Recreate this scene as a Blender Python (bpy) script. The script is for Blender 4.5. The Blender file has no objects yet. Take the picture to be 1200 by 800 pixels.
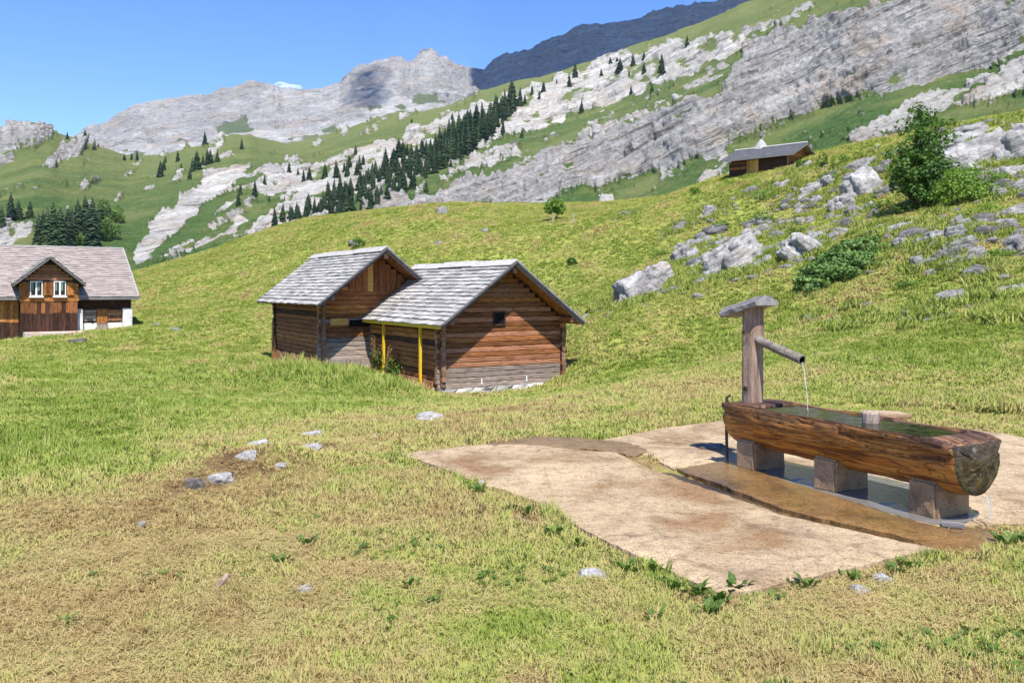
import bpy, bmesh, math, random
import numpy as np
from mathutils import Vector, Matrix, Euler
from mathutils.geometry import delaunay_2d_cdt

random.seed(7)
rng = np.random.default_rng(11)
SC = bpy.context.scene
COL = SC.collection
R = math.radians

# ------------------------------------------------------------------ camera, sky, sun, exposure
FPX, HORY, EYE = 1000.0, 338.0, 1.6          # focal length in photo pixels, horizon row, eye height
cam_d = bpy.data.cameras.new("camera")
cam_d.lens, cam_d.sensor_width = 30.0, 36.0
cam_d.shift_y = -(400.0 - HORY) / 1200.0
cam_d.clip_start, cam_d.clip_end = 0.1, 20000.0
cam = bpy.data.objects.new("camera", cam_d)
cam.location = (0, 0, EYE)
cam.rotation_euler = (R(90), 0, 0)
COL.objects.link(cam)
SC.camera = cam

SUN_EL = R(60)
SUN_AZ = math.atan2(0.15, -0.99)              # clockwise from +Y
world = bpy.data.worlds.new("World")
SC.world = world
world.use_nodes = True
wn = world.node_tree
wn.nodes.clear()
sky = wn.nodes.new("ShaderNodeTexSky")
sky.sky_type = 'NISHITA'
sky.sun_disc = False
sky.sun_elevation, sky.sun_rotation = SUN_EL, SUN_AZ
sky.altitude, sky.air_density, sky.dust_density, sky.ozone_density = 1800, 1.0, 0.0, 4.0
bg = wn.nodes.new("ShaderNodeBackground")
bg.inputs[1].default_value = 0.14
wo = wn.nodes.new("ShaderNodeOutputWorld")
hs = wn.nodes.new('ShaderNodeHueSaturation'); hs.inputs['Saturation'].default_value = 1.22; hs.inputs['Hue'].default_value = .513
wn.links.new(sky.outputs[0], hs.inputs['Color'])
wn.links.new(hs.outputs[0], bg.inputs[0])
wn.links.new(bg.outputs[0], wo.inputs[0])

sun_d = bpy.data.lights.new("sun", 'SUN')
sun_d.energy, sun_d.angle, sun_d.color = 4.4, R(0.53), (1.0, 0.955, 0.88)
sun = bpy.data.objects.new("sun", sun_d)
to_sun = Vector((math.sin(SUN_AZ) * math.cos(SUN_EL), math.cos(SUN_AZ) * math.cos(SUN_EL), math.sin(SUN_EL)))
sun.rotation_euler = to_sun.to_track_quat('Z', 'Y').to_euler()
sun.location = (20, -60, 90)
COL.objects.link(sun)
SC.view_settings.view_transform = 'Standard'
SC.view_settings.look = 'None'
SC.view_settings.exposure = 0.95
SC.view_settings.gamma = 1.0
SC.view_settings.use_curve_mapping = False
SC.cycles.max_bounces = 6
SC.cycles.transparent_max_bounces = 6
SC.cycles.volume_bounces = 0

# ------------------------------------------------------------------ noise
def _hash(i, j, k):
    n = (i * 374761393 + j * 668265263 + k * 1274126177) & 0xFFFFFFFF
    n = ((n ^ (n >> 13)) * 1274126177) & 0xFFFFFFFF
    n = ((n ^ (n >> 16)) * 2246822519) & 0xFFFFFFFF
    return ((n ^ (n >> 15)) & 0xFFFFFF) / float(0x7FFFFF) - 1.0

def vnoise(p):
    p = np.asarray(p, float)
    f = np.floor(p); i = f.astype(np.int64); t = p - f
    t = t * t * t * (t * (t * 6 - 15) + 10)
    r = 0
    for a in (0, 1):
        wa = t[..., 0] if a else 1 - t[..., 0]
        for b in (0, 1):
            wb = t[..., 1] if b else 1 - t[..., 1]
            for c in (0, 1):
                wc = t[..., 2] if c else 1 - t[..., 2]
                r = r + _hash(i[..., 0] + a, i[..., 1] + b, i[..., 2] + c) * wa * wb * wc
    return r

def fbm(p, octs=4, gain=0.5, lac=2.03):
    p = np.asarray(p, float); s = 0; a = 1; tot = 0
    for o in range(octs):
        s = s + a * vnoise(p + 17.3 * o); tot += a; a *= gain; p = p * lac
    return s / tot

def ridged(p, octs=4, gain=0.5, lac=2.03):
    p = np.asarray(p, float); s = 0; a = 1; tot = 0
    for o in range(octs):
        s = s + a * (1 - 2 * np.abs(vnoise(p + 9.1 * o))); tot += a; a *= gain; p = p * lac
    return s / tot

def xyz(x, y, z=0.0):
    x = np.asarray(x, float)
    return np.stack([x, np.broadcast_to(np.asarray(y, float), x.shape), np.broadcast_to(np.asarray(z, float), x.shape)], -1)

def inside(poly, x, y):
    x = np.asarray(x, float); y = np.asarray(y, float)
    c = np.zeros(x.shape, bool)
    n = len(poly)
    for i in range(n):
        x1, y1 = poly[i]; x2, y2 = poly[i - 1]
        if y1 == y2: continue
        cond = ((y1 > y) != (y2 > y)) & (x < (x2 - x1) * (y - y1) / (y2 - y1) + x1)
        c ^= cond
    return c

def ray(px, py, d):
    """photo pixel at a forward distance -> world point"""
    return Vector(((px - 600) / FPX * d, d, EYE + (HORY - py) / FPX * d))

# ------------------------------------------------------------------ object helpers
class MB:
    def __init__(s): s.v, s.f, s.m, s.mi = [], [], [], 0
    def add(s, vs, fs):
        o = len(s.v); s.v += [tuple(v) for v in vs]
        for f in fs: s.f.append(tuple(i + o for i in f)); s.m.append(s.mi)
    def box(s, x0, x1, y0, y1, z0, z1, M=None):
        vs = [Vector(c) for c in ((x0,y0,z0),(x1,y0,z0),(x1,y1,z0),(x0,y1,z0),(x0,y0,z1),(x1,y0,z1),(x1,y1,z1),(x0,y1,z1))]
        if M is not None: vs = [M @ v for v in vs]
        s.add(vs, [(3,2,1,0),(4,5,6,7),(0,1,5,4),(1,2,6,5),(2,3,7,6),(3,0,4,7)])
    def tube(s, pts, rad, n=8, cap=True):
        rings = []
        pts = [Vector(p) for p in pts]
        if not hasattr(rad, '__len__'): rad = [rad] * len(pts)
        o = len(s.v)
        for i, p in enumerate(pts):
            t = (pts[min(i + 1, len(pts) - 1)] - pts[max(i - 1, 0)]).normalized()
            a = t.orthogonal().normalized() if abs(t.z) < .9 else t.cross(Vector((0, 1, 0))).normalized()
            if abs(t.z) < .9: a = t.cross(Vector((0, 0, 1))).normalized()
            b = t.cross(a)
            s.v += [tuple(p + (a * math.cos(2*math.pi*k/n) + b * math.sin(2*math.pi*k/n)) * rad[i]) for k in range(n)]
        for i in range(len(pts) - 1):
            for k in range(n):
                k2 = (k + 1) % n
                s.f.append((o+i*n+k, o+i*n+k2, o+(i+1)*n+k2, o+(i+1)*n+k)); s.m.append(s.mi)
        if cap:
            s.f.append(tuple(o + k for k in range(n))[::-1]); s.m.append(s.mi)
            e = o + (len(pts) - 1) * n
            s.f.append(tuple(e + k for k in range(n))); s.m.append(s.mi)
    def mesh(s, name, mats):
        me = bpy.data.meshes.new(name)
        me.from_pydata(s.v, [], s.f)
        for m in (mats if isinstance(mats, (list, tuple)) else [mats]): me.materials.append(m)
        if any(s.m): me.polygons.foreach_set('material_index', s.m)
        me.update()
        return me

def link(name, me, parent=None, loc=None, rot=None, scl=None):
    o = bpy.data.objects.new(name, me); COL.objects.link(o)
    if parent: o.parent = parent
    if loc is not None: o.location = loc
    if rot is not None: o.rotation_euler = rot
    if scl is not None: o.scale = scl
    return o

def part(name, mb, mats, parent, label=None):
    o = link(name, mb.mesh(name, mats), parent)
    if label: o['label'] = label
    return o

def tag(o, label, cat, group=None):
    o['label'] = label; o['category'] = cat
    if group: o['group'] = group
    return o

def thing(name, label, cat, loc=(0, 0, 0), rotz=0.0, group=None):
    o = bpy.data.objects.new(name, None); COL.objects.link(o)
    o.empty_display_size = .2
    o.location = loc; o.rotation_euler = (0, 0, rotz)
    return tag(o, label, cat, group)

def shade_smooth(me, on=True):
    me.polygons.foreach_set('use_smooth', [on] * len(me.polygons))

def np_mesh(name, verts, quads, mats, smooth=True):
    verts = np.asarray(verts, np.float32); quads = np.asarray(quads, np.int32)
    me = bpy.data.meshes.new(name)
    nv, nq, k = len(verts), len(quads), quads.shape[1]
    me.vertices.add(nv); me.vertices.foreach_set('co', verts.ravel())
    me.loops.add(nq * k); me.loops.foreach_set('vertex_index', quads.ravel())
    me.polygons.add(nq)
    me.polygons.foreach_set('loop_start', np.arange(0, nq * k, k, dtype=np.int32))
    for m in (mats if isinstance(mats, (list, tuple)) else [mats]): me.materials.append(m)
    me.update(calc_edges=True); me.validate()
    if smooth: shade_smooth(me)
    return me

def fattr(me, name, arr):
    a = me.attributes.new(name, 'FLOAT', 'POINT'); a.data.foreach_set('value', np.asarray(arr, np.float32).ravel())

def grid_quads(nu, nv, wrap=False):
    i = np.arange(nu if wrap else nu - 1); j = np.arange(nv - 1)
    I, J = np.meshgrid(i, j, indexing='ij'); I = I.ravel(); J = J.ravel(); I2 = (I + 1) % nu
    return np.stack([I*nv+J, I2*nv+J, I2*nv+J+1, I*nv+J+1], -1)

# ------------------------------------------------------------------ material helpers
class NT:
    def __init__(s, name):
        s.m = bpy.data.materials.new(name); s.m.use_nodes = True
        s.t = s.m.node_tree; s.b = s.t.nodes['Principled BSDF']
        s.b.inputs['Specular IOR Level'].default_value = .25
    def n(s, typ, **kw):
        nd = s.t.nodes.new('ShaderNode' + typ)
        for k, v in kw.items(): setattr(nd, k, v)
        return nd
    def l(s, a, b): s.t.links.new(a, b)
    def put(s, sock, v):
        if hasattr(v, 'is_linked') or hasattr(v, 'links'): s.l(v, sock)
        elif isinstance(v, (tuple, list)): sock.default_value = tuple(v) + ((1.0,) if len(v) == 3 and len(sock.default_value) == 4 else ())
        else: sock.default_value = v
    def coords(s, kind='Object', scale=None, rnd=False):
        tc = s.n('TexCoord'); out = tc.outputs[kind] if kind != 'World' else s.n('NewGeometry').outputs['Position']
        if rnd:
            oi = s.n('ObjectInfo'); mm = s.n('VectorMath', operation='MULTIPLY_ADD')
            c = s.n('CombineXYZ'); [s.l(oi.outputs['Random'], c.inputs[i]) for i in range(3)]
            s.l(c.outputs[0], mm.inputs[0]); mm.inputs[1].default_value = (37., 53., 71.); s.l(out, mm.inputs[2]); out = mm.outputs[0]
        if scale:
            mp = s.n('Mapping'); s.l(out, mp.inputs[0]); mp.inputs[3].default_value = scale; out = mp.outputs[0]
        return out
    def noise(s, scale, detail=4, vec=None, dist=0.0, rough=.55, out=0):
        nd = s.n('TexNoise'); nd.inputs['Scale'].default_value = scale; nd.inputs['Detail'].default_value = detail
        nd.inputs['Distortion'].default_value = dist; nd.inputs['Roughness'].default_value = rough
        if vec is not None: s.l(vec, nd.inputs['Vector'])
        return nd.outputs[out]
    def voro(s, scale, vec=None, feature='F1', out='Distance'):
        nd = s.n('TexVoronoi', feature=feature); nd.inputs['Scale'].default_value = scale
        if vec is not None: s.l(vec, nd.inputs['Vector'])
        return nd.outputs[out]
    def ramp(s, fac, stops, interp='LINEAR'):
        nd = s.n('ValToRGB'); s.l(fac, nd.inputs[0]); e = nd.color_ramp.elements; nd.color_ramp.interpolation = interp
        while len(e) < len(stops): e.new(.5)
        for el, (p, c) in zip(e, stops):
            el.position = p; el.color = (c, c, c, 1) if not hasattr(c, '__len__') else tuple(c) + (1,)
        return nd.outputs[0]
    def mix(s, fac, a, b, mode='MIX'):
        nd = s.n('MixRGB', blend_type=mode); s.put(nd.inputs[0], fac); s.put(nd.inputs[1], a); s.put(nd.inputs[2], b)
        return nd.outputs[0]
    def math(s, op, a, b=0.0, clamp=False):
        nd = s.n('Math', operation=op, use_clamp=clamp); s.put(nd.inputs[0], a); s.put(nd.inputs[1], b); return nd.outputs[0]
    def attr(s, name, inst=False):
        nd = s.n('Attribute', attribute_name=name)
        if inst: nd.attribute_type = 'INSTANCER'
        return nd.outputs['Fac']
    def rand(s): return s.n('ObjectInfo').outputs['Random']
    def sep(s, vec, i):
        nd = s.n('SeparateXYZ'); s.l(vec, nd.inputs[0]); return nd.outputs[i]
    def bump(s, h, strength=.5, dist=.02, prev=None):
        nd = s.n('Bump'); nd.inputs['Strength'].default_value = strength; nd.inputs['Distance'].default_value = dist
        s.l(h, nd.inputs['Height'])
        if prev is not None: s.l(prev, nd.inputs['Normal'])
        return nd.outputs[0]
    def done(s, color=None, rough=.8, normal=None, spec=None):
        if color is not None: s.put(s.b.inputs['Base Color'], color)
        s.put(s.b.inputs['Roughness'], rough)
        if normal is not None: s.l(normal, s.b.inputs['Normal'])
        if spec is not None: s.b.inputs['Specular IOR Level'].default_value = spec
        return s.m

MT = {}
def mk_wood(name, stops, rough=.8, grain=(1.2, 9, 9), bumpd=.012, crack=.35, spec=.2, rndv=.35):
    s = NT(name); v = s.coords('Object', rnd=True, scale=grain)
    n1 = s.noise(2.2, 6, v, .3, .65); col = s.ramp(n1, stops)
    vf = s.coords('Object', rnd=True, scale=(grain[0]*1.5, grain[1]*4, grain[2]*4))
    n2 = s.noise(3, 5, vf, .2, .7)
    col = s.mix(.55, col, s.ramp(n2, [(.3, .45), (.55, 1.0), (.75, 1.25)]), 'MULTIPLY')
    ck = s.ramp(s.noise(1.6, 3, vf, .6), [(.30, 1 - crack), (.42, 1.0)])
    col = s.mix(1, col, ck, 'MULTIPLY')
    hv = s.ramp(s.rand(), [(0, 1 - rndv), (.5, 1.0), (1, 1 + rndv)])
    col = s.mix(1, col, hv, 'MULTIPLY')
    b = s.bump(n2, .7, bumpd, s.bump(ck, .6, bumpd))
    MT[name] = s.done(col, rough, b, spec)
LG = (4.5, 1.3, 1.3)
mk_wood('log_brown', [(.25, (.045, .018, .008)), (.42, (.17, .062, .022)), (.56, (.33, .13, .042)), (.68, (.12, .05, .022)), (.85, (.26, .16, .10))], grain=LG)
mk_wood('board_brown', [(.25, (.045, .018, .008)), (.42, (.17, .062, .022)), (.56, (.33, .13, .042)), (.68, (.12, .05, .022)), (.85, (.26, .16, .10))], grain=(9, 9, 1.3))
mk_wood('log_orange', [(.25, (.10, .04, .014)), (.45, (.34, .125, .032)), (.62, (.55, .25, .07)), (.8, (.24, .12, .06))], grain=LG)
mk_wood('board_orange', [(.25, (.10, .04, .014)), (.45, (.34, .125, .032)), (.62, (.55, .25, .07)), (.8, (.24, .12, .06))], grain=(9, 9, 1.3))
mk_wood('log_dark', [(.3, (.02, .012, .009)), (.5, (.055, .026, .016)), (.7, (.12, .052, .024))], grain=LG)
mk_wood('board_dark', [(.3, (.02, .012, .009)), (.5, (.055, .026, .016)), (.7, (.12, .052, .024))], grain=(9, 9, 1.3))
mk_wood('log_grey', [(.25, (.09, .065, .05)), (.42, (.22, .165, .13)), (.55, (.38, .31, .255)), (.66, (.22, .13, .08)), (.82, (.44, .37, .31))], grain=LG)
mk_wood('board_grey', [(.25, (.09, .065, .05)), (.42, (.22, .165, .13)), (.55, (.38, .31, .255)), (.66, (.22, .13, .08)), (.82, (.44, .37, .31))], grain=(9, 9, 1.3))
mk_wood('log_red', [(.25, (.07, .028, .014)), (.42, (.26, .10, .045)), (.55, (.42, .20, .11)), (.66, (.20, .085, .04)), (.82, (.40, .31, .25))], grain=LG)
mk_wood('board_red', [(.25, (.07, .028, .014)), (.42, (.26, .10, .045)), (.55, (.42, .20, .11)), (.66, (.20, .085, .04)), (.82, (.40, .31, .25))], grain=(9, 9, 1.3))
mk_wood('log_end', [(.3, (.12, .05, .025)), (.5, (.3, .15, .08)), (.68, (.5, .38, .29))], grain=(5, 5, 5))
mk_wood('yellow_paint', [(.2, (.72, .42, .015)), (.7, (.85, .55, .03))], .5, crack=.1, rndv=.05)
mk_wood('plank_gold', [(.2, (.4, .19, .04)), (.7, (.62, .36, .10))], .7, rndv=.2)
mk_wood('shingle_grey', [(.2, (.22, .205, .185)), (.5, (.39, .37, .34)), (.8, (.54, .515, .475))], .75, grain=(6, 1.6, 6), crack=.25, rndv=.28)
mk_wood('shingle_dark', [(.25, (.10, .098, .10)), (.5, (.19, .185, .19)), (.8, (.3, .295, .3))], .7, grain=(6, 1.6, 6), rndv=.3)
mk_wood('shingle_mauve', [(.22, (.17, .135, .12)), (.5, (.32, .265, .235)), (.75, (.52, .475, .435))], .75, grain=(1.1, 5, 5), crack=.2, rndv=.22)
mk_wood('edge_board', [(.3, (.10, .09, .09)), (.6, (.24, .22, .21))], .8)
mk_wood('post_wood', [(.22, (.08, .05, .035)), (.42, (.25, .165, .115)), (.6, (.40, .29, .22)), (.8, (.34, .18, .10))], .75, grain=(9, 9, 1.0), rndv=0)
mk_wood('pipe_wood', [(.25, (.09, .075, .06)), (.5, (.22, .185, .15)), (.75, (.36, .31, .26))], .7, grain=(9, 9, 9), rndv=0)
mk_wood('cap_wood', [(.25, (.12, .11, .105)), (.5, (.24, .225, .215)), (.75, (.36, .34, .325))], .7, grain=(1, 10, 10), rndv=0)
mk_wood('peg_wood', [(.25, (.2, .14, .1)), (.5, (.42, .32, .25)), (.75, (.55, .46, .38))], .7, grain=(9, 9, 1.2), rndv=0)

def mk_trough():
    s = NT('trough_wood'); v = s.coords('Object', scale=(.9, 9, 9)); o = s.coords('Object')
    n1 = s.noise(1.5, 8, v, .5, .65)
    col = s.ramp(n1, [(.28, (.045, .014, .004)), (.40, (.27, .095, .013)), (.52, (.50, .205, .03)), (.66, (.60, .30, .06)), (.85, (.36, .2, .09))])
    dk = s.ramp(n1, [(.3, (.03, .013, .007)), (.5, (.11, .05, .024)), (.62, (.27, .145, .085)), (.8, (.40, .31, .25))])
    h = s.math('ADD', s.sep(o, 2), s.math('MULTIPLY', s.noise(2.2, 4, s.coords('Object', scale=(.7, 2, 2))), .20))
    top = s.ramp(h, [(.54, 0.0), (.66, 1.0)])
    col = s.mix(top, col, dk)
    vf = s.coords('Object', scale=(1.3, 26, 26)); n2 = s.noise(1.6, 5, vf, .7, .7)
    ck = s.ramp(n2, [(.33, .12), (.43, 1.0)])
    col = s.mix(1, col, ck, 'MULTIPLY')
    vc = s.noise(1.0, 4, s.coords('Object', scale=(1.0, 13, 13)), 1.6, .6)
    lines = s.ramp(vc, [(.455, 1.0), (.485, .06), (.515, 1.0)])
    col = s.mix(s.math('ADD', s.math('MULTIPLY', top, .7), .12), col, lines, 'MULTIPLY')
    b = s.bump(n2, .8, .02, s.bump(n1, .5, .02, s.bump(lines, .9, .03)))
    rg = s.ramp(s.noise(3, 4, o), [(.35, .36), (.65, .75)])
    MT['trough_wood'] = s.done(col, rg, b, .45)
    s = NT('trough_end'); o = s.coords('Object'); n1 = s.noise(11, 7, o, .8, .7)
    col = s.ramp(n1, [(.3, (.006, .006, .004)), (.45, (.034, .026, .009)), (.55, (.095, .075, .02)), (.66, (.19, .105, .03)), (.82, (.2, .16, .11))])
    hz = s.ramp(s.math('ADD', s.sep(o, 2), s.math('MULTIPLY', s.noise(7, 4, o), .2)), [(.45, 0.), (.58, 1.)])
    col = s.mix(s.math('MULTIPLY', hz, .75), col, s.ramp(s.noise(16, 5, o, 1.), [(.4, (.012, .009, .007)), (.62, (.09, .055, .04)), (.75, (.4, .36, .32))]))
    MT['trough_end'] = s.done(col, .42, s.bump(n1, 1., .04, s.bump(s.noise(45, 4, o), .6, .01)), .4)
mk_trough()

def mk_concrete(name, base, stain, rough, spots=True, wet=None, spec=.2):
    s = NT(name); o = s.coords('World')
    n1 = s.noise(1.1, 6, o, .4, .6); n2 = s.noise(9, 7, o, .2, .7); n3 = s.noise(70, 3, o)
    col = s.ramp(n1, [(.36, stain), (.5, base), (.66, tuple(min(1, c * 1.28) for c in base))])
    col = s.mix(1, col, s.ramp(n2, [(.28, .55), (.5, 1.0), (.75, 1.12)]), 'MULTIPLY')
    col = s.mix(1, col, s.ramp(n3, [(.34, .5), (.46, 1.0), (.75, 1.18)]), 'MULTIPLY')
    if spots:
        dk = s.ramp(s.noise(2.6, 9, o, 1.2, .68), [(.54, 0.), (.66, 1.)])
        col = s.mix(s.math('MULTIPLY', dk, .6), col, (.13, .085, .05))
        sp = s.ramp(s.noise(21, 3, s.coords('World', scale=(1, 2.2, 1)), .8), [(.61, 0.), (.67, 1.)])
        col = s.mix(s.math('MULTIPLY', sp, .7), col, (.085, .055, .032))
        vv = s.ramp(s.voro(1.3, s.coords('World', scale=(1, .8, 1)), 'DISTANCE_TO_EDGE'), [(.0, .6), (.012, 0.)])
        col = s.mix(s.math('MULTIPLY', vv, .5), col, (.16, .11, .07))
    b = s.bump(n2, .35, .02, s.bump(n3, .5, .006))
    MT[name] = s.done(col, rough, b, spec)
mk_concrete('concrete_dry', (.375, .28, .17), (.25, .152, .075), .92)
mk_concrete('concrete_pale', (.40, .30, .185), (.23, .145, .075), .92)
mk_concrete('concrete_wet', (.20, .112, .04), (.085, .046, .018), .22, spots=True, spec=.45)
mk_concrete('concrete_groove', (.09, .06, .028), (.04, .03, .016), .35, spots=False, spec=.4)
mk_concrete('mud_wet', (.20, .135, .068), (.13, .085, .04), .6, spots=True)
mk_concrete('block_stone', (.31, .205, .115), (.16, .095, .05), .55, spots=False, spec=.3)
mk_concrete('plaster_white', (.66, .64, .60), (.5, .47, .42), .9, spots=False)
mk_concrete('foundation_stone', (.55, .52, .48), (.33, .31, .28), .9, spots=False)
mk_concrete('porch_pink', (.62, .50, .43), (.5, .38, .31), .8, spots=False)

def mk_rock(name, tones, tan=.25, lich=.4, sc=1.0, rough=.9, strata=.6, bd=1.0):
    s = NT(name); o = s.coords('Object', rnd=True)
    n1 = s.noise(1.4 * sc, 8, o, .6, .68); col = s.ramp(n1, [(.3, tones[0]), (.47, tones[1]), (.62, tones[2])])
    n2 = s.noise(7 * sc, 6, o, .4, .7)
    col = s.mix(1, col, s.ramp(n2, [(.3, .52), (.5, 1.), (.72, 1.15)]), 'MULTIPLY')
    st = s.noise(1.6 * sc, 5, s.coords('Object', rnd=True, scale=(1, 1, 7)), .5, .65)
    col = s.mix(strata, col, s.ramp(st, [(.34, .3), (.46, 1.), (.7, 1.1)]), 'MULTIPLY')
    tn = s.ramp(s.noise(.9 * sc, 5, o, .3), [(.56, 0.), (.7, 1.)])
    col = s.mix(s.math('MULTIPLY', tn, tan), col, (.38, .25, .14))
    li = s.ramp(s.noise(3.1 * sc, 7, o, .8, .7), [(.58, 0.), (.66, 1.)])
    col = s.mix(s.math('MULTIPLY', li, lich), col, (.075, .07, .062))
    b = s.bump(n2, .8, .08 * bd, s.bump(st, .9, .12 * bd))
    MT[name] = s.done(col, rough, b, .15)
mk_rock('rock_pale', ((.19, .18, .17), (.35, .335, .315), (.50, .48, .455)), .3, .65, strata=.8)
mk_rock('rock_grey', ((.14, .132, .127), (.28, .267, .255), (.43, .415, .395)), .3, .7, strata=.8)
mk_rock('rock_dark', ((.07, .065, .062), (.14, .13, .125), (.27, .255, .245)), .2, .5)

mk_rock('stone_pale', ((.17, .16, .15), (.35, .335, .315), (.55, .53, .50)), .25, .9, sc=1.6, bd=.12)
mk_rock('stone_grey', ((.19, .18, .17), (.33, .315, .30), (.48, .465, .44)), .25, .45, bd=.12)
mk_rock('stone_dark', ((.06, .052, .045), (.12, .105, .095), (.24, .225, .21)), .3, .4, bd=.12)

def mk_leaf(name, c0, c1, c2, trans=.35, rough=.55, attr=None):
    """leaf / needle material: diffuse + translucent, tint varies per object and per clump"""
    s = NT(name); s.t.nodes.remove(s.b); out = s.t.nodes['Material Output']
    o = s.coords('World'); n = s.noise(1.3, 3, o)
    f = s.math('ADD', s.math('MULTIPLY', s.rand(), .5), s.math('MULTIPLY', n, .9))
    col = s.ramp(f, [(.3, c0), (.6, c1), (1.0, c2)])
    d = s.n('BsdfPrincipled'); d.inputs['Roughness'].default_value = rough; d.inputs['Specular IOR Level'].default_value = .3
    s.l(col, d.inputs['Base Color'])
    t = s.n('BsdfTranslucent'); s.l(s.mix(1, col, (1.25, 1.2, .6), 'MULTIPLY'), t.inputs[0])
    m = s.n('MixShader'); m.inputs[0].default_value = trans
    s.l(d.outputs[0], m.inputs[1]); s.l(t.outputs[0], m.inputs[2]); s.l(m.outputs[0], out.inputs[0])
    MT[name] = s.m
mk_leaf('needles', (.012, .028, .012), (.024, .050, .018), (.045, .08, .024), .12)
mk_leaf('leaf_dark', (.045, .10, .018), (.085, .17, .028), (.15, .25, .04))
mk_leaf('leaf_light', (.09, .17, .025), (.14, .25, .03), (.2, .31, .05))
mk_leaf('juniper_leaf', (.045, .1, .022), (.085, .165, .035), (.13, .22, .05), .2)
mk_leaf('weed_leaf', (.05, .10, .016), (.09, .165, .026), (.15, .23, .045))
mk_leaf('dock_seed', (.12, .06, .03), (.22, .12, .05), (.3, .2, .08), .2)
s = NT('bark'); MT['bark'] = s.done(s.ramp(s.noise(6, 5, s.coords('Object', scale=(4, 4, 1))), [(.3, (.05, .035, .025)), (.7, (.16, .12, .09))]), .9)
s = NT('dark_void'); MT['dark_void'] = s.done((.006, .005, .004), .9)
s = NT('iron'); MT['iron'] = s.done((.05, .04, .035), .6)
s = NT('white_paint'); MT['white_paint'] = s.done((.8, .8, .78), .5)
s = NT('window_glass'); MT['window_glass'] = s.done((.012, .018, .016), .06, spec=.5)
s = NT('curtain'); MT['curtain'] = s.done((.16, .23, .18), .9)
s = NT('water'); o = s.coords('World')
MT['water'] = s.done((.012, .014, .008), .03, s.bump(s.noise(9, 3, o, .5), .12, .02), .5)
s.b.inputs['IOR'].default_value = 1.33
s = NT('puddle_water'); MT['puddle_water'] = s.done((.15, .14, .13), .10, s.bump(s.noise(16, 4, s.coords('World')), .25, .02), .5)
s = NT('falling_water'); s.b.inputs['Transmission Weight'].default_value = .75; s.b.inputs['IOR'].default_value = 1.33
MT['falling_water'] = s.done((.95, .95, .93), .12, None, .5)
# ------------------------------------------------------------------ the meadow: height from surveyed points
CTRL = []
for px in (-300, 0, 300, 600, 900, 1200, 1500):
    for py, d in ((800, 3.46), (690, 4.55), (600, 6.1)): CTRL.append((px, py, d))
CTRL += [(400, 545, 7.75), (100, 545, 8.3), (-200, 545, 9), (850, 545, 7.73), (1200, 545, 7.73), (1450, 545, 7.7), (700, 490, 10.5), (980, 480, 11.0),
 (100, 460, 19), (-150, 450, 21), (300, 480, 14.5), (480, 485, 14.5), (600, 480, 13.2), (750, 470, 12.3), (1000, 440, 14), (1200, 500, 9.2), (1200, 440, 13), (1450, 430, 13),
 (517, 458, 26), (655, 437, 28.2), (432, 432, 31), (382, 429, 30), (327, 420, 36), (560, 415, 36), (700, 400, 29), (850, 380, 28), (1000, 380, 22), (1150, 370, 19), (1200, 360, 19), (1450, 330, 19),
 (720, 345, 36), (900, 300, 34), (1050, 270, 31), (1200, 330, 22), (1200, 250, 29), (1110, 262, 29), (1450, 200, 30),
 (160, 316, 92), (250, 292, 86), (330, 263, 84), (420, 253, 80), (480, 243, 76), (535, 238, 74), (590, 243, 74), (640, 257, 74), (700, 253, 72), (770, 241, 69), (830, 214, 64),
 (857, 210, 56), (945, 186, 55), (1000, 176, 50), (1060, 225, 40), (1120, 185, 38), (1200, 195, 35), (1150, 148, 43), (1200, 136, 42), (1400, 120, 45), (1200, 160, 55), (1100, 176, 60), (1300, 150, 55), (1050, 172, 62),
 (250, 350, 60), (100, 410, 38), (0, 400, 42), (-200, 400, 45), (165, 384, 48), (95, 391, 47), (0, 399, 44), (60, 393, 46), (0, 380, 60), (100, 370, 60), (200, 378, 50), (300, 322, 66), (500, 292, 58), (620, 300, 52), (700, 290, 50), (-200, 380, 60)]
P3 = np.array([tuple(ray(*c)) for c in CTRL] + [(-9, 0, 0), (9, 0, 0), (0, -9, 0), (-40, 0, -.6), (40, 5, 3), (-40, -40, 0), (40, -40, 2), (0, -40, .5)], float)
P3[:21, 2] = 0.0
P3[:, 2] -= 0.05
def _tps(r2): return np.where(r2 > 1e-9, r2 * np.log(np.maximum(r2, 1e-9)) * .5, 0)
_S = 20.0
_X = P3[:, :2] / _S
_K = _tps(((_X[:, None] - _X[None]) ** 2).sum(-1)) + np.eye(len(_X)) * 2e-4
_A = np.zeros((len(_X) + 3,) * 2); _A[:len(_X), :len(_X)] = _K
_A[:len(_X), len(_X)] = 1; _A[:len(_X), len(_X) + 1:] = _X; _A[len(_X):, :len(_X)] = _A[:len(_X), len(_X):].T
_W = np.linalg.solve(_A, np.concatenate([P3[:, 2], [0, 0, 0]]))

def sstep(a, b, x): t = np.clip((x - a) / (b - a), 0, 1); return t * t * (3 - 2 * t)

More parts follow.
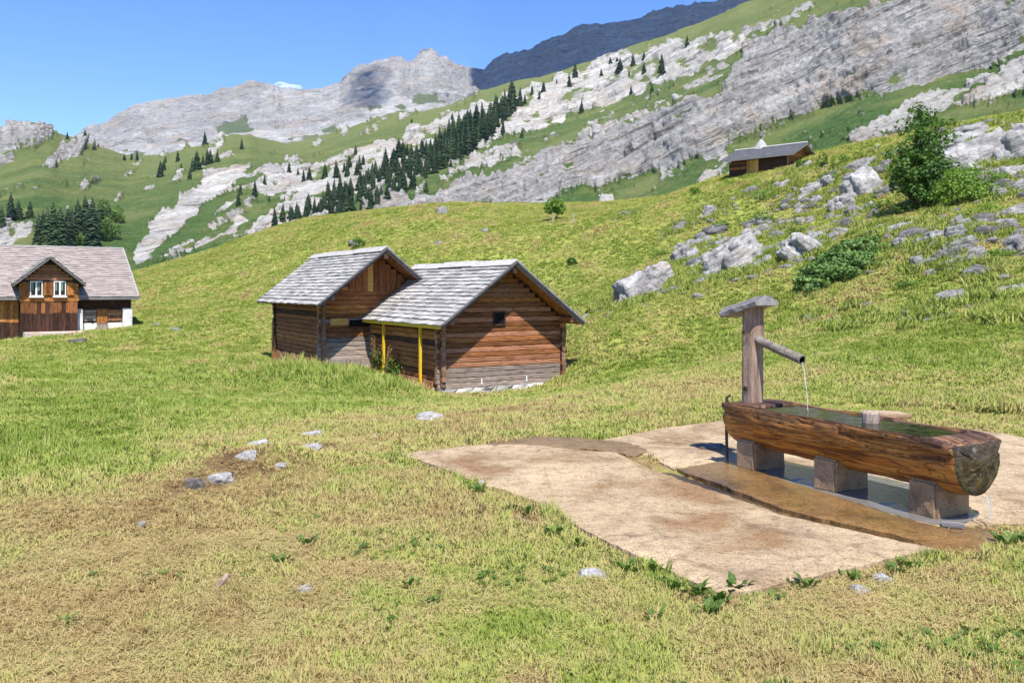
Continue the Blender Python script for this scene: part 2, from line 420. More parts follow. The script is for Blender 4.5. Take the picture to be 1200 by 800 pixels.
def W2(px, py): p = ray(px, py, 1600.0 / (py - HORY)); return (p.x, p.y)      # pixel -> point of the level yard (z = 0)
PAD_A = [W2(*p) for p in [(467,530),(515,524),(562,519),(634,521),(690,526),(722,528),(741,538),(796,560),(913,600),(1066,634),(1098,640),(1008,661),(941,675),(891,688),(841,692),(791,669),(729,641),(690,621),(634,588),(590,572),(560,566),(534,552)]]
PAD_B = [W2(*p) for p in [(690,515),(775,498),(852,490),(1000,486),(1180,505),(1330,535),(1330,612),(1180,608),(1118,612),(1075,614),(852,538),(790,545),(770,535),(729,520)]]
PAD_C = [W2(*p) for p in [(793,546),(852,537),(960,572),(1075,608),(1115,617),(1108,628),(1072,629),(916,593)]]
YARD = [W2(*p) for p in [(440,528),(700,500),(852,478),(1000,474),(1350,500),(1350,640),(1110,650),(841,705),(600,600)]]
HOUSES = [[(-2.4, 25.7), (1.6, 28.1), (-1.6, 33.3), (-5.6, 31)], [(-6.8, 29.8), (-3.2, 32), (-6.3, 37.2), (-9.9, 35)]]

MOUND = []
def Hs(x, y):
    """ground height (numpy)"""
    x = np.asarray(x, float); y = np.asarray(y, float); sh = x.shape
    q = np.stack([x.ravel(), y.ravel()], -1)
    r = np.hypot(q[:, 0], q[:, 1])
    sc = np.where(r > 95, 95 / np.maximum(r, 1), 1.0)
    qs = q * sc[:, None] / _S
    z = np.zeros(len(q))
    for i0 in range(0, len(q), 20000):
        s_ = slice(i0, i0 + 20000)
        D = ((qs[s_, None] - _X[None]) ** 2).sum(-1)
        z[s_] = _tps(D) @ _W[:len(_X)] + _W[len(_X)] + qs[s_] @ _W[len(_X) + 1:]
    n = fbm(xyz(q[:, 0] / 5.5, q[:, 1] / 5.5), 3) * .17 * sstep(9, 30, r) + fbm(xyz(q[:, 0] / 1.1, q[:, 1] / 1.1, 5), 3) * .05 * sstep(2, 14, r)
    n += ridged(xyz(q[:, 0] / 9, q[:, 1] / 9, 3), 4) * .35 * sstep(5, 25, q[:, 0]) * sstep(18, 30, r)
    z = z + n
    for mx, my, mr, mh in MOUND: z = z + mh * np.exp(-(((q[:, 0] - mx) ** 2 + (q[:, 1] - my) ** 2) / (mr * mr)) ** 1.3) * (1 + .5 * fbm(xyz(q[:, 0] * 3, q[:, 1] * 3, 4), 3))
    far = sstep(93, 170, r)
    front = (q[:, 1] > 0)
    z = z * (1 - far) + far * np.where(front, -9.0, -9.0 + 2 * fbm(xyz(q[:, 0] / 60, q[:, 1] / 60), 3))
    return z.reshape(sh)
def H1(x, y): return float(Hs(np.array([x]), np.array([y]))[0])

def hit(px, py, dmin=3.0):
    """where the sight line through a photo pixel meets the meadow"""
    d = np.geomspace(dmin, 110, 700)
    x = (px - 600) / FPX * d; zr = EYE + (HORY - py) / FPX * d
    g = Hs(x, d); below = np.where(zr < g)[0]
    i = below[0] if len(below) else int(np.argmin(zr - g))
    return Vector((x[i], d[i], g[i]))

for a_, b_, r_, h_ in ((245, 568, .42, .07), (285, 552, .55, .10), (330, 540, .50, .09), (362, 526, .4, .06)):
    p = hit(a_, b_); MOUND.append((p.x, p.y + .1, r_, h_))
# dryness of the sward, surveyed in the field
DRY = [(0,500,0.09),(0,560,0.15),(0,640,0.85),(0,760,0.95),(100,700,1.00),(250,650,0.95),(250,760,0.95),(400,620,0.75),(450,700,0.50),(550,650,0.42),(600,760,0.42),(750,740,0.36),(900,740,0.48),(1100,720,0.45),(1150,650,0.50),(500,560,0.55),(400,560,0.65),
 (300,520,0.32),(450,500,0.55),(600,490,0.60),(700,470,0.60),(800,450,0.55),(950,460,0.46),(1100,470,0.51),(1190,500,0.57),(1000,410,0.19),(1100,400,0.16),(700,430,0.32),(800,400,0.23),(200,480,0.11),(100,430,0.11),(350,450,0.07),(500,470,0.28),
 (650,440,0.14),(300,350,0.19),(600,300,0.24),(800,330,0.23),(900,350,0.19),(500,260,0.27),(1000,330,0.23),(200,330,0.23),(1100,250,0.20),(900,240,0.26)]
_dp = np.array([tuple(hit(a, b)) for a, b, c in DRY]); _dv = np.array([c for a, b, c in DRY])
_dl = np.stack([np.arctan2(_dp[:, 0], _dp[:, 1]) * 2.0, np.log(np.hypot(_dp[:, 0], _dp[:, 1]))], -1)
_mp = [(hit(a, b), w) for a, b, w in ((240, 562, .34), (270, 545, .30), (318, 532, .42), (352, 527, .32), (290, 522, .25), (380, 525, .2), (90, 398, 1.0), (1180, 632, .25), (1100, 365, .7), (1005, 355, .8), (620, 612, .12), (620, 795, .12), (900, 775, .2), (1000, 783, .15))]
def bare(x, y):
    v = 0
    for p, w in _mp: v = np.maximum(v, np.exp(-(((x - p.x) ** 2 + (.7 * (y - p.y)) ** 2) / (w * w)) ** 1.5))
    return v * np.clip(.45 + 1.1 * fbm(xyz(x / .5, y / .5, 21), 3), 0, 1)
def dryness(x, y):
    l = np.stack([np.arctan2(x, np.maximum(y, .5)) * 2.0, np.log(np.maximum(np.hypot(x, y), 1.5))], -1)
    w = np.exp(-((l[:, None] - _dl[None]) ** 2).sum(-1) / .045) + 1e-6
    v = (w * _dv).sum(1) / w.sum(1)
    v = v + .5 * bare(x, y)
    return np.clip(v + .38 * fbm(xyz(x / 1.6, y / 1.6, 2), 3) + .26 * fbm(xyz(x / .35, y / .35, 8), 2), 0, 1)

def meadow():
    az = np.concatenate([np.linspace(R(-180), R(-46), 60)[:-1], np.linspace(R(-46), R(46), 420), np.linspace(R(46), R(180), 60)[1:-1]])
    rr = np.concatenate([[0.01, .8, 1.5, 2.2], np.geomspace(2.8, 110, 300), np.geomspace(118, 3500, 40)])
    A, RR = np.meshgrid(az, rr, indexing='ij')
    x = RR * np.sin(A); y = RR * np.cos(A); z = Hs(x, y)
    pad = inside(YARD, x, y) & (RR < 14)
    z = np.where(pad, np.minimum(z, -.04), z)
    v = np.stack([x, y, z], -1).reshape(-1, 3)
    q = grid_quads(len(az), len(rr), wrap=True)[:, ::-1]
    s = NT('meadow_ground'); o = s.coords('World'); dr = s.attr('dry')
    n1 = s.noise(.9, 6, o, .4, .62); n2 = s.noise(6, 6, o, .3, .7); n3 = s.noise(45, 4, o)
    n4 = s.noise(.13, 4, o)
    gr = s.ramp(n2, [(.28, (.17, .205, .04)), (.5, (.28, .315, .065)), (.7, (.38, .385, .10))])
    gr = s.mix(s.ramp(n1, [(.4, 0.), (.65, .75)]), gr, (.31, .315, .075))
    gr = s.mix(s.ramp(n4, [(.42, 0.), (.62, .6)]), gr, (.235, .275, .055))
    gr = s.mix(s.ramp(s.noise(2.3, 5, o, .5), [(.6, 0.), (.72, .5)]), gr, (.22, .17, .065))
    dc = s.ramp(n2, [(.3, (.14, .085, .035)), (.5, (.27, .19, .08)), (.7, (.36, .28, .125))])
    f = s.math('ADD', dr, s.math('MULTIPLY', s.math('SUBTRACT', n2, .5), .5))
    col = s.mix(s.ramp(f, [(.25, 0.), (.7, 1.)]), gr, dc)
    col = s.mix(s.ramp(s.attr('bare'), [(.2, 0.), (.6, .9)]), col, s.ramp(n2, [(.3, (.05, .03, .015)), (.6, (.17, .105, .05))]))
    col = s.mix(1, col, s.ramp(n3, [(.3, .6), (.5, 1.), (.75, 1.2)]), 'MULTIPLY')
    m = s.done(col, .95, s.bump(n2, .6, .1, s.bump(n3, .6, .02)), .1)
    me = np_mesh('meadow', v, q, m)
    fattr(me, 'dry', dryness(v[:, 0], v[:, 1])); fattr(me, 'bare', bare(v[:, 0], v[:, 1]))
    o = link('ground', me); o['kind'] = 'structure'
    o['label'] = 'sloping alpine meadow around the huts and trough'
meadow()

# ------------------------------------------------------------------ mountains
def curve(pts, x):
    p = np.array(pts, float); return np.interp(x, p[:, 0], p[:, 1])
def blur1(a, n, axis):
    k = np.hanning(n + 2)[1:-1]; k /= k.sum()
    pad = [(0, 0)] * a.ndim; pad[axis] = (n // 2, n // 2)
    return np.apply_along_axis(lambda r: np.convolve(r, k, 'valid'), axis, np.pad(a, pad, mode='edge'))

POLY_W = [
 [(300,215),(325,195),(350,188),(390,185),(430,170),(460,160),(500,148),(540,135),(565,122),(600,112),(640,98),(680,82),(720,65),(760,55),(790,52),(820,45),(850,40),(880,42),(880,55),(850,70),(820,75),(790,95),(760,105),(730,118),(700,125),(680,132),(650,145),(620,155),(590,160),(560,175),(530,190),(500,205),(470,215),(440,228),(400,240),(380,262),(350,270),(300,285),(285,300),(300,260),(330,235),(300,225)],
 [(292,190),(285,205),(265,225),(240,240),(215,265),(190,285),(160,312),(153,304),(165,280),(180,255),(205,240),(230,220),(260,200),(280,190)],
 [(235,212),(258,199),(290,187),(278,197),(250,212)], [(190,214),(205,206),(216,205),(205,214)], [(240,176),(262,168),(270,176),(250,184)],
 [(845,180),(858,176),(866,182),(842,205),(825,222),(808,238),(796,238),(822,205)], [(700,226),(722,232),(708,246),(690,260),(676,258),(690,240)],
 [(0,262),(20,258),(42,260),(42,268),(20,280),(10,292),(-100,310),(-100,262)],
 [(990,168),(1010,150),(1040,135),(1060,125),(1085,113),(1120,103),(1170,88),(1180,70),(1300,20),(1300,90),(1170,118),(1130,124),(1080,138),(1050,162),(1000,178)],
]
POLY_G = [
 [(1500,-200),(1300,-110),(1100,-25),(1040,0),(1000,12),(960,20),(930,32),(895,45),(870,60),(862,90),(850,115),(820,122),(790,130),(760,140),(730,155),(700,165),(670,178),(640,190),(600,200),(570,212),(530,222),(480,235),(440,245),(400,258),(390,275),(430,268),(500,250),(560,240),(600,252),(640,252),(660,228),(690,224),(740,210),(800,193),(840,182),(870,165),(900,150),(960,128),(1060,100),(1150,80),(1200,60),(1300,10),(1500,-60)],
 [(870,40),(900,25),(930,14),(950,5),(955,12),(915,32),(880,44)],
 [(-200,150),(0,152),(25,148),(45,146),(58,152),(62,162),(45,172),(22,182),(15,190),(0,196),(-200,240)],
 [(48,196),(60,188),(75,176),(95,167),(98,172),(80,186),(65,198)],
]
POLY_MIX = [  # scree among grass: (polygon, share of rock)
 ([(285,213),(300,230),(325,240),(350,248),(330,266),(280,282),(240,296),(200,308),(170,312),(200,290),(240,262),(270,235)], .60),
 ([(300,165),(345,180),(300,215),(330,235),(300,262),(270,235),(285,200)], .38),
 ([(560,175),(650,147),(730,120),(790,97),(850,72),(870,60),(860,110),(790,130),(730,153),(640,190),(570,212),(500,230),(440,246),(400,256),(440,230),(500,205)], .43),
 ([(330,168),(400,152),(480,130),(560,103),(560,122),(500,148),(430,170),(350,188)], .24),
 ([(560,103),(660,78),(760,48),(886,0),(1000,-45),(1000,10),(880,42),(790,52),(720,65),(640,98),(565,122)], .20),
 ([(640,255),(700,215),(800,193),(870,165),(960,128),(1200,60),(1200,160),(900,230),(700,270)], .17),
]
def rock_masks(px, py):
    nx = fbm(xyz(px / 22, py / 16, 1), 5, .6); ny = fbm(xyz(px / 22, py / 16, 7), 5, .6)
    qx, qy = px + 13 * nx, py + 11 * ny
    w = np.zeros(px.shape); g = np.zeros(px.shape); pr = np.full(px.shape, .08)
    for p in POLY_W: w = np.maximum(w, inside(p, qx, qy))
    for p in POLY_G: g = np.maximum(g, inside(p, qx, qy))
    for p, v in POLY_MIX: pr = np.where(inside(p, qx, qy), v * .68, pr)
    c, s_ = math.cos(R(24)), math.sin(R(24))
    u_, v_ = px * c - py * s_, px * s_ + py * c            # along / across the beds
    n = .5 + .5 * (fbm(xyz(u_ / 17, v_ / 4.2, 3), 4, .62) + .45 * fbm(xyz(u_ / 60, v_ / 14, 4), 3)) / .75
    sc = np.clip((n - (1 - pr) * .86 - .03) / .05, 0, 1)
    ledge = np.clip((fbm(xyz(u_ / 40, v_ / 5, 13), 4, .6) - .30) / .08, 0, 1)          # grass ledges in the rock
    hole = np.clip((fbm(xyz(u_ / 14, v_ / 7, 23), 4, .6) - .14) / .08, 0, 1)
    hole = hole * (1 - inside(POLY_W[1], px, py)); w = w * (1 - .8 * hole); g = g * (1 - .75 * ledge)
    rock = np.maximum(np.maximum(w, g), sc)
    white = np.where(w > g, 1.0, np.where(g > 0, 0.0, .65))
    return rock, white, np.maximum(inside(POLY_W[1], px, py) * 1.0, .55 * (w > 0) + .35 * ((sc > .3) & (w <= 0) & (g <= 0)))

def slope_mesh(name, label, xs, crest, base, dcrest, dbase, nrow, mat, rockf, amp, strata, wl, back, skirt_z, rates=(1.0, .30), crest_noise=0.):
    px = np.asarray(xs, float); nu = len(px)
    yc = curve(crest, px) + crest_noise * fbm(xyz(px / 14, 0 * px, 5), 4, .6); yb = curve(base, px)
    dc, db = curve(dcrest, px), curve(dbase, px)
    v = np.linspace(0, 1, nrow)
    PX = np.repeat(px[:, None], nrow, 1); PY = yb[:, None] + (yc - yb)[:, None] * v[None]
    rock, white, calm = rockf(PX, PY); calm = blur1(blur1(calm, 9, 0), 9, 1)
    rate = rates[0] + (rates[1] - rates[0]) * blur1(blur1(rock, 7, 1), 9, 0)
    cum = np.cumsum(rate, 1); cum = (cum - cum[:, :1]) / (cum[:, -1:] - cum[:, :1])
    cum = blur1(cum, 81, 0)
    # equal steps of angle foreshorten with distance: blend in inverse depth
    D = 1.0 / ((1 - cum) / db[:, None] + cum / dc[:, None])
    X = (PX - 600) / FPX * D; Z = EYE + (HORY - PY) / FPX * D; Y = D
    P = np.stack([X, Y, Z], -1)
    gu = np.gradient(P, axis=0); gv = np.gradient(P, axis=1)
    N = np.cross(gu, gv); N /= np.linalg.norm(N, axis=-1, keepdims=True) + 1e-9
    N = np.where((N[..., 1:2] > 0), -N, N)
    a, b = strata
    S = Z * math.cos(a) - X * math.sin(a); T = X * math.cos(a) + Z * math.sin(a)
    q = np.stack([T / (wl * 11), Y / (wl * 11), S / wl], -1)
    q2 = np.stack([X / (wl * 1.6), Y / (wl * 1.6), Z / (wl * 2.4)], -1)
    h = .9 * fbm(q, 5, .62) + .5 * ridged(q2 + 4, 5, .6)
    stp = (S / (wl * 1.7) + .8 * fbm(q2 * .5, 3)); saw = (stp - np.floor(stp)) - .5
    st2 = S / (wl * .55) + .9 * fbm(q2 * .9 + 7, 4); saw2 = (st2 - np.floor(st2)) - .5
    hrock = amp * (h + .7 * saw + .34 * saw2 * sstep(-.3, .3, fbm(q * 2 + 5, 3)) + .3 * ridged(q2 * 3.1 + 2, 4, .6))
    hgr = amp * .22 * fbm(q2 * .7 + 3, 5, .55)
    hrock = hrock * (1 - .82 * calm)
    k = blur1(rock, 3, 1)
    P = P + N * ((k * hrock + (1 - k) * hgr) * (PX * 0 + D / np.median(D)) ** .5)[..., None] 
    # back side and skirt
    rows = [P]
    crest_row = P[:, -1]
    for f, dz in ((.25, .12), (.6, .4), (1.0, 1.0)):
        r = crest_row.copy(); r[:, 1] += back * f; r[:, 0] *= r[:, 1] / np.maximum(crest_row[:, 1], 1); r[:, 2] = crest_row[:, 2] * (1 - dz) + skirt_z * dz
        rows.append(r[:, None])
    sk = P[:, 0].copy(); sk[:, 1] -= 12; sk[:, 2] = skirt_z
    full = np.concatenate([sk[:, None]] + rows, 1)
    nr = full.shape[1]
    padv = lambda a_: np.concatenate([a_[:, :1], a_, np.repeat(a_[:, -1:], 3, 1)], 1)
    me = np_mesh(name, full.reshape(-1, 3), grid_quads(nu, nr), mat)
    fattr(me, 'rock', padv(blur1(blur1(rock, 5, 0), 5, 1))); fattr(me, 'white', padv(white)); fattr(me, 'up', padv(np.repeat(v[None], nu, 0)))
    o = link(name, me); o['kind'] = 'structure'; o['label'] = label
    def at(x, y):
        i = int(np.clip(np.searchsorted(px, x), 0, nu - 1))
        j = int(np.clip(round((y - yb[i]) / (yc[i] - yb[i]) * (nrow - 1)), 0, nrow - 1))
        return Vector(P[i, j])
    return at

def mk_mountain(name, sc, rot, grass, gdry, white, grey, crack=.5, tan=.2, stretch=.085):
    s = NT(name); o = s.coords('World')
    m0 = s.n('Mapping'); s.l(o, m0.inputs[0]); m0.inputs[2].default_value = (0, rot, 0)
    mp = s.n('Mapping'); s.l(m0.outputs[0], mp.inputs[0]); mp.inputs[3].default_value = (stretch, stretch, 1.0); b = mp.outputs[0]
    n1 = s.noise(.16 * sc, 7, b, .6, .7); n2 = s.noise(.35 * sc, 7, o, .4, .72); n3 = s.noise(1.1 * sc, 5, o)
    rw = s.ramp(n2, [(.3, white[0]), (.5, white[1]), (.72, white[2])]); rg = s.ramp(n2, [(.28, grey[0]), (.5, grey[1]), (.72, grey[2])])
    rk = s.mix(s.attr('white'), rg, rw)
    rk = s.mix(s.ramp(s.noise(.05 * sc, 5, o, .3), [(.52, 0.), (.68, tan)]), rk, (.45, .33, .22))
    st = s.ramp(n1, [(.36, 1 - crack), (.45, .95), (.50, .75), (.55, 1.0), (.66, 1.1)])
    rk = s.mix(1, rk, st, 'MULTIPLY')
    ck = s.ramp(s.noise(.5 * sc, 6, b, 1.0, .7), [(.36, 1 - crack), (.43, 1.)])
    rk = s.mix(1, rk, ck, 'MULTIPLY')
    vk = s.ramp(s.noise(.24 * sc, 5, s.coords('World', scale=(1, 1, .35)), 1.2, .7), [(.30, 1 - .8 * crack), (.37, 1.)])
    rk = s.mix(1, rk, vk, 'MULTIPLY')
    gr = s.ramp(n2, [(.3, grass[0]), (.5, grass[1]), (.72, grass[2])])
    gr = s.mix(s.ramp(s.noise(.03 * sc, 5, o), [(.45, 0.), (.65, .8)]), gr, gdry)
    gr = s.mix(s.math('MULTIPLY', s.math('POWER', s.attr('up'), 3.0), .8), gr, gdry)
    gr = s.mix(s.ramp(s.noise(.7 * sc, 5, o, .3), [(.63, 0.), (.70, .6)]), gr, (.36, .33, .28))
    gr = s.mix(s.ramp(s.noise(.22 * sc, 6, o, .6, .7), [(.60, 0.), (.68, .7)]), gr, (.022, .045, .014))
    f = s.math('ADD', s.attr('rock'), s.math('MULTIPLY', s.math('SUBTRACT', s.noise(.2 * sc, 9, s.coords('World', scale=(.6, .6, 1.3)), .5, .75), .5), 2.1))
    col = s.mix(s.ramp(f, [(.42, 0.), (.58, 1.)]), gr, rk)
    return s.done(col, .95, s.bump(n1, .9, 5 / sc, s.bump(n2, .9, 2.5 / sc)), .08)

M_SIDE = mk_mountain('mountainside_ground', 1.0, R(24), ((.035, .075, .018), (.067, .122, .03), (.105, .165, .045)), (.18, .20, .065),
                     ((.34, .315, .275), (.52, .495, .445), (.68, .65, .60)), ((.19, .186, .18), (.38, .365, .34), (.56, .545, .515)), .68, .45)
M_PEAK = mk_mountain('peak_rock', .3, R(12), ((.08, .11, .05), (.11, .15, .07), (.14, .18, .09)), (.16, .17, .09),
                     ((.38, .365, .35), (.50, .485, .46), (.60, .585, .56)), ((.23, .225, .215), (.34, .33, .315), (.45, .44, .42)), .5, .5, .3)

S1_CREST = [(-900,190),(-500,150),(-300,140),(0,149),(20,147),(38,143),(48,146),(60,151),(75,158),(95,164),(115,171),(150,182),(190,182),(215,174),(237,170),(255,162),(271,157),(292,158),(318,165),(334,169),(350,166),(365,163),(396,153),(426,144),(465,131),(495,130),(530,122),(560,107),(607,94),(645,88),(683,75),(722,61),(760,48),(778,42),(817,27),(855,10),(886,0),(1000,-45),(1200,-120),(1500,-230),(2000,-330)]
S1_BASE = [(-900,345),(0,340),(160,345),(250,322),(330,295),(420,282),(535,270),(640,286),(740,276),(860,240),(945,220),(1060,200),(1200,180),(1500,120),(2000,60)]
S1_DC = [(-900,500),(0,620),(150,680),(270,760),(340,860),(560,950),(750,850),(900,740),(1200,580),(1500,480),(2000,420)]
S1_DB = [(-900,230),(0,245),(160,255),(300,265),(600,280),(900,250),(1200,215),(1500,190),(2000,170)]
side_at = slope_mesh('mountainside', 'rocky green mountainside rising behind the meadow', np.concatenate([np.arange(-900, -60, 12), np.arange(-60, 1260, 1.7), np.arange(1262, 2000, 12)]),
    S1_CREST, S1_BASE, S1_DC, S1_DB, 200, M_SIDE, rock_masks, 6.5, (R(24), 0), 11.0, 120, -16, crest_noise=1.5)

S3_CREST = [(-700,300),(-200,240),(40,178),(101,155),(122,145),(150,130),(175,123),(210,119),(241,115),(262,108),(294,101),(318,103),(332,109),(350,108),(367,106),(400,98),(407,92),(425,82),(442,75),(469,69),(480,75),(492,68),(503,63),(516,68),(530,77),(553,82),(564,86),(576,80),(584,70),(591,65),(607,63),(645,50),(683,34),(722,29),(760,17),(778,13),(817,6),(840,0),(900,-25),(1100,-60),(1400,-20),(2000,120)]
S3_BASE = [(-700,330),(0,215),(300,200),(560,160),(760,110),(900,40),(1100,0),(1400,40),(2000,180)]
S3_DC = [(-700,1900),(100,2100),(480,2250),(560,2350),(900,2400),(2000,2400)]
S3_DB = [(-700,1200),(400,1350),(560,1750),(900,2000),(2000,2000)]
def peak_masks(px, py):
    yc = curve(S3_CREST, px); n = fbm(xyz(px / 30, py / 18, 31), 5, .6)
    talus = sstep(38, 60, (py - yc) + 16 * n) * (px < 600)
    grass = (fbm(xyz(px / 26, py / 9, 41), 4, .6) > .20) & (py - yc > 38 + 20 * n) & (px < 600)
    return np.where(grass, 0.0, 1.0), np.clip(.25 + .6 * n + .55 * talus, 0, 1) * (px < 585), talus * .8
peak_at = slope_mesh('mountains', 'bare grey limestone peaks against the blue sky', np.concatenate([np.arange(-700, 20, 14), np.arange(20, 960, 1.7), np.arange(962, 2000, 14)]),
    S3_CREST, S3_BASE, S3_DC, S3_DB, 110, M_PEAK, peak_masks, 15.0, (R(10), 0), 48.0, 500, -20, rates=(1., .7), crest_noise=2.2)

# the cloud that shades the right hand peak (above the picture)
def cloud(name, label, blobs, seed, mat='cloud_white'):
    s_ = MT.get('cloud_white')
    if s_ is None:
        s = NT('cloud_white'); MT['cloud_white'] = s_ = s.done((.85, .86, .88), 1.0, None, 0)
        s2 = NT('cloud_thin'); MT['cloud_thin'] = s2.done((.85, .86, .88), 1.0, None, 0); s2.b.inputs['Alpha'].default_value = .26
    mb = MB(); bm = bmesh.new(); bmesh.ops.create_icosphere(bm, subdivisions=4, radius=1)
    base = np.array([v.co[:] for v in bm.verts]); fs = [tuple(v.index for v in f.verts) for f in bm.faces]; bm.free()
    for i, (c, r) in enumerate(blobs):
        n = 1 + .30 * fbm(base * 1.7 + seed + 3 * i, 5, .6)
        mb.add(base * n[:, None] * np.array(r) + np.array(c), fs)
    me = mb.mesh(name, MT[mat]); shade_smooth(me)
    o = link(name, me); o['kind'] = 'structure'; o['label'] = label
    return o
def shade_from(px, py, s): return np.array(peak_at(px, py)) + np.array(to_sun) * s
cb = []
for px in range(600, 960, 36):
    for k in range(2):
        yc = float(curve(S3_CREST, px))
        c = shade_from(px + 8, yc + 8 + 45 * k, 1500 + 60 * math.sin(px)); cb.append((c, (110, 330, 60)))
cloud('cloud', 'white cumulus drifting above the dark ridge', cb, 3)
cloud('cloud', 'thin cloud scraps drifting above the grey peak', [(shade_from(432 + 9 * math.sin(k * 2.3), 88 + 5 * k, 1440 + 12 * k), (34 + 8 * math.sin(k * 1.7), 75, 20)) for k in range(8)], 8, 'cloud_thin')
c_ = ray(335, 106, 6600); cloud('cloud', 'tiny white wisp of cloud over the grey ridge', [(tuple(c_ + Vector((60 * math.cos(k * 2.4), 40 * k, 28 * math.sin(k * 1.9)))), (70, 70, 42)) for k in range(5)], 5, 'cloud_thin')

# thin mountain air
hz = bpy.data.materials.new('mountain_air'); hz.use_nodes = True; hz.node_tree.nodes.clear()
_o = hz.node_tree.nodes.new('ShaderNodeOutputMaterial'); _v = hz.node_tree.nodes.new('ShaderNodeVolumePrincipled')
_v.inputs['Color'].default_value = (.62, .78, 1.0, 1); _v.inputs['Density'].default_value = 4.5e-5; _v.inputs['Anisotropy'].default_value = 0.0
hz.node_tree.links.new(_v.outputs[0], _o.inputs['Volume'])
mb = MB(); mb.box(-5200, 5200, -5200, 5200, -30, 1060); o = link('haze', mb.mesh('haze', hz)); o['kind'] = 'stuff'; o['label'] = 'thin blue mountain haze'
# ------------------------------------------------------------------ buildings
LOG_MESH = []
def log_meshes():
    for k in range(4):
        mb = MB(); n = 8; st = 7
        for i in range(st + 1):
            x = i / st
            for j in range(n):
                a = 2 * math.pi * (j + .5) / n
                c, s_ = math.cos(a), math.sin(a)
                w = 1 + .05 * random.uniform(-1, 1)
                mb.v.append((x, .5 * math.copysign(abs(c) ** .34, c) * w, .5 * math.copysign(abs(s_) ** .34, s_) * (1 + .035 * random.uniform(-1, 1))))
        for i in range(st):
            for j in range(n):
                j2 = (j + 1) % n; mb.f.append((i*n+j, (i+1)*n+j, (i+1)*n+j2, i*n+j2)); mb.m.append(0)
        mb.f.append(tuple(range(n))); mb.m.append(1); mb.f.append(tuple(st*n + j for j in range(n))[::-1]); mb.m.append(1)
        LOG_MESH.append(mb)
log_meshes()
_LM = {}
def log(parent, p0, p1, h, t, mat, end='log_end', name='log'):
    p0, p1 = Vector(p0), Vector(p1); d = p1 - p0
    k = random.randrange(4)
    if (k, mat, end) not in _LM: _LM[(k, mat, end)] = LOG_MESH[k].mesh('log', [MT[mat], MT[end]])
    o = link(name, _LM[(k, mat, end)], parent, p0, (0, -math.atan2(d.z, math.hypot(d.x, d.y)), math.atan2(d.y, d.x)), (d.length, t, h))
    return o

SH = {}
def shingle_mesh(mat):
    if mat not in SH:
        L = []
        for k in range(4):
            mb = MB(); a = random.uniform(-.05, .05)
            xs = [0, random.uniform(.3, .7), 1]
            top = [(x, 1, .25) for x in xs]; bot = [(x, random.uniform(-.05, .05) + a * (x - .5), 1.0) for x in xs]
            lo = [(x, b_[1], .0) for x, b_ in zip(xs, bot)]; tl = [(x, 1, 0) for x in xs]
            mb.add(top + bot + lo + tl, [(3,4,1,0),(4,5,2,1),(6,7,4,3),(7,8,5,4),(0,9,6,3),(5,8,11,2),(9,10,7,6),(10,11,8,7),(0,1,10,9),(1,2,11,10)])
            L.append(mb.mesh('shingle', MT[mat]))
        SH[mat] = L
    return random.choice(SH[mat])

def roof_shingles(roof, o, ux, uy, un, length, slope, nrow, ncol, mat, thick=.035, jit=.012):
    """single shingles laid on a roof plane: o = eave corner, ux along the eave, uy up the slope, un outward"""
    ux, uy, un = Vector(ux), Vector(uy), Vector(un); e = slope / nrow
    for r in range(nrow):
        cuts = [0] + sorted((k + random.uniform(-.22, .22) + (.5 if r % 2 else 0)) / ncol for k in range(1, ncol)) + [1]
        for a, b in zip(cuts[:-1], cuts[1:]):
            if b - a < .25 / ncol: continue
            w = (b - a) * length - .012
            tilt = thick * .9 / (e * 1.55)
            yv = (uy - un * tilt).normalized(); zv = ux.cross(yv).normalized()
            rz = random.uniform(-.018, .018); xv = (ux + yv * rz).normalized(); yv2 = zv.cross(xv)
            pos = o + ux * (a * length) + uy * (r * e + random.uniform(-jit, jit) - (.05 if r == 0 else 0)) + un * (.012 + tilt * e * 1.5 + random.uniform(0, .014))
            M = Matrix((xv, yv2, zv)).transposed().to_4x4()
            ob = link('shingle', shingle_mesh(mat), roof)
            ob.matrix_basis = Matrix.Translation(pos) @ M @ Matrix.Diagonal((w, e * 1.55, thick * random.uniform(.8, 1.3), 1))

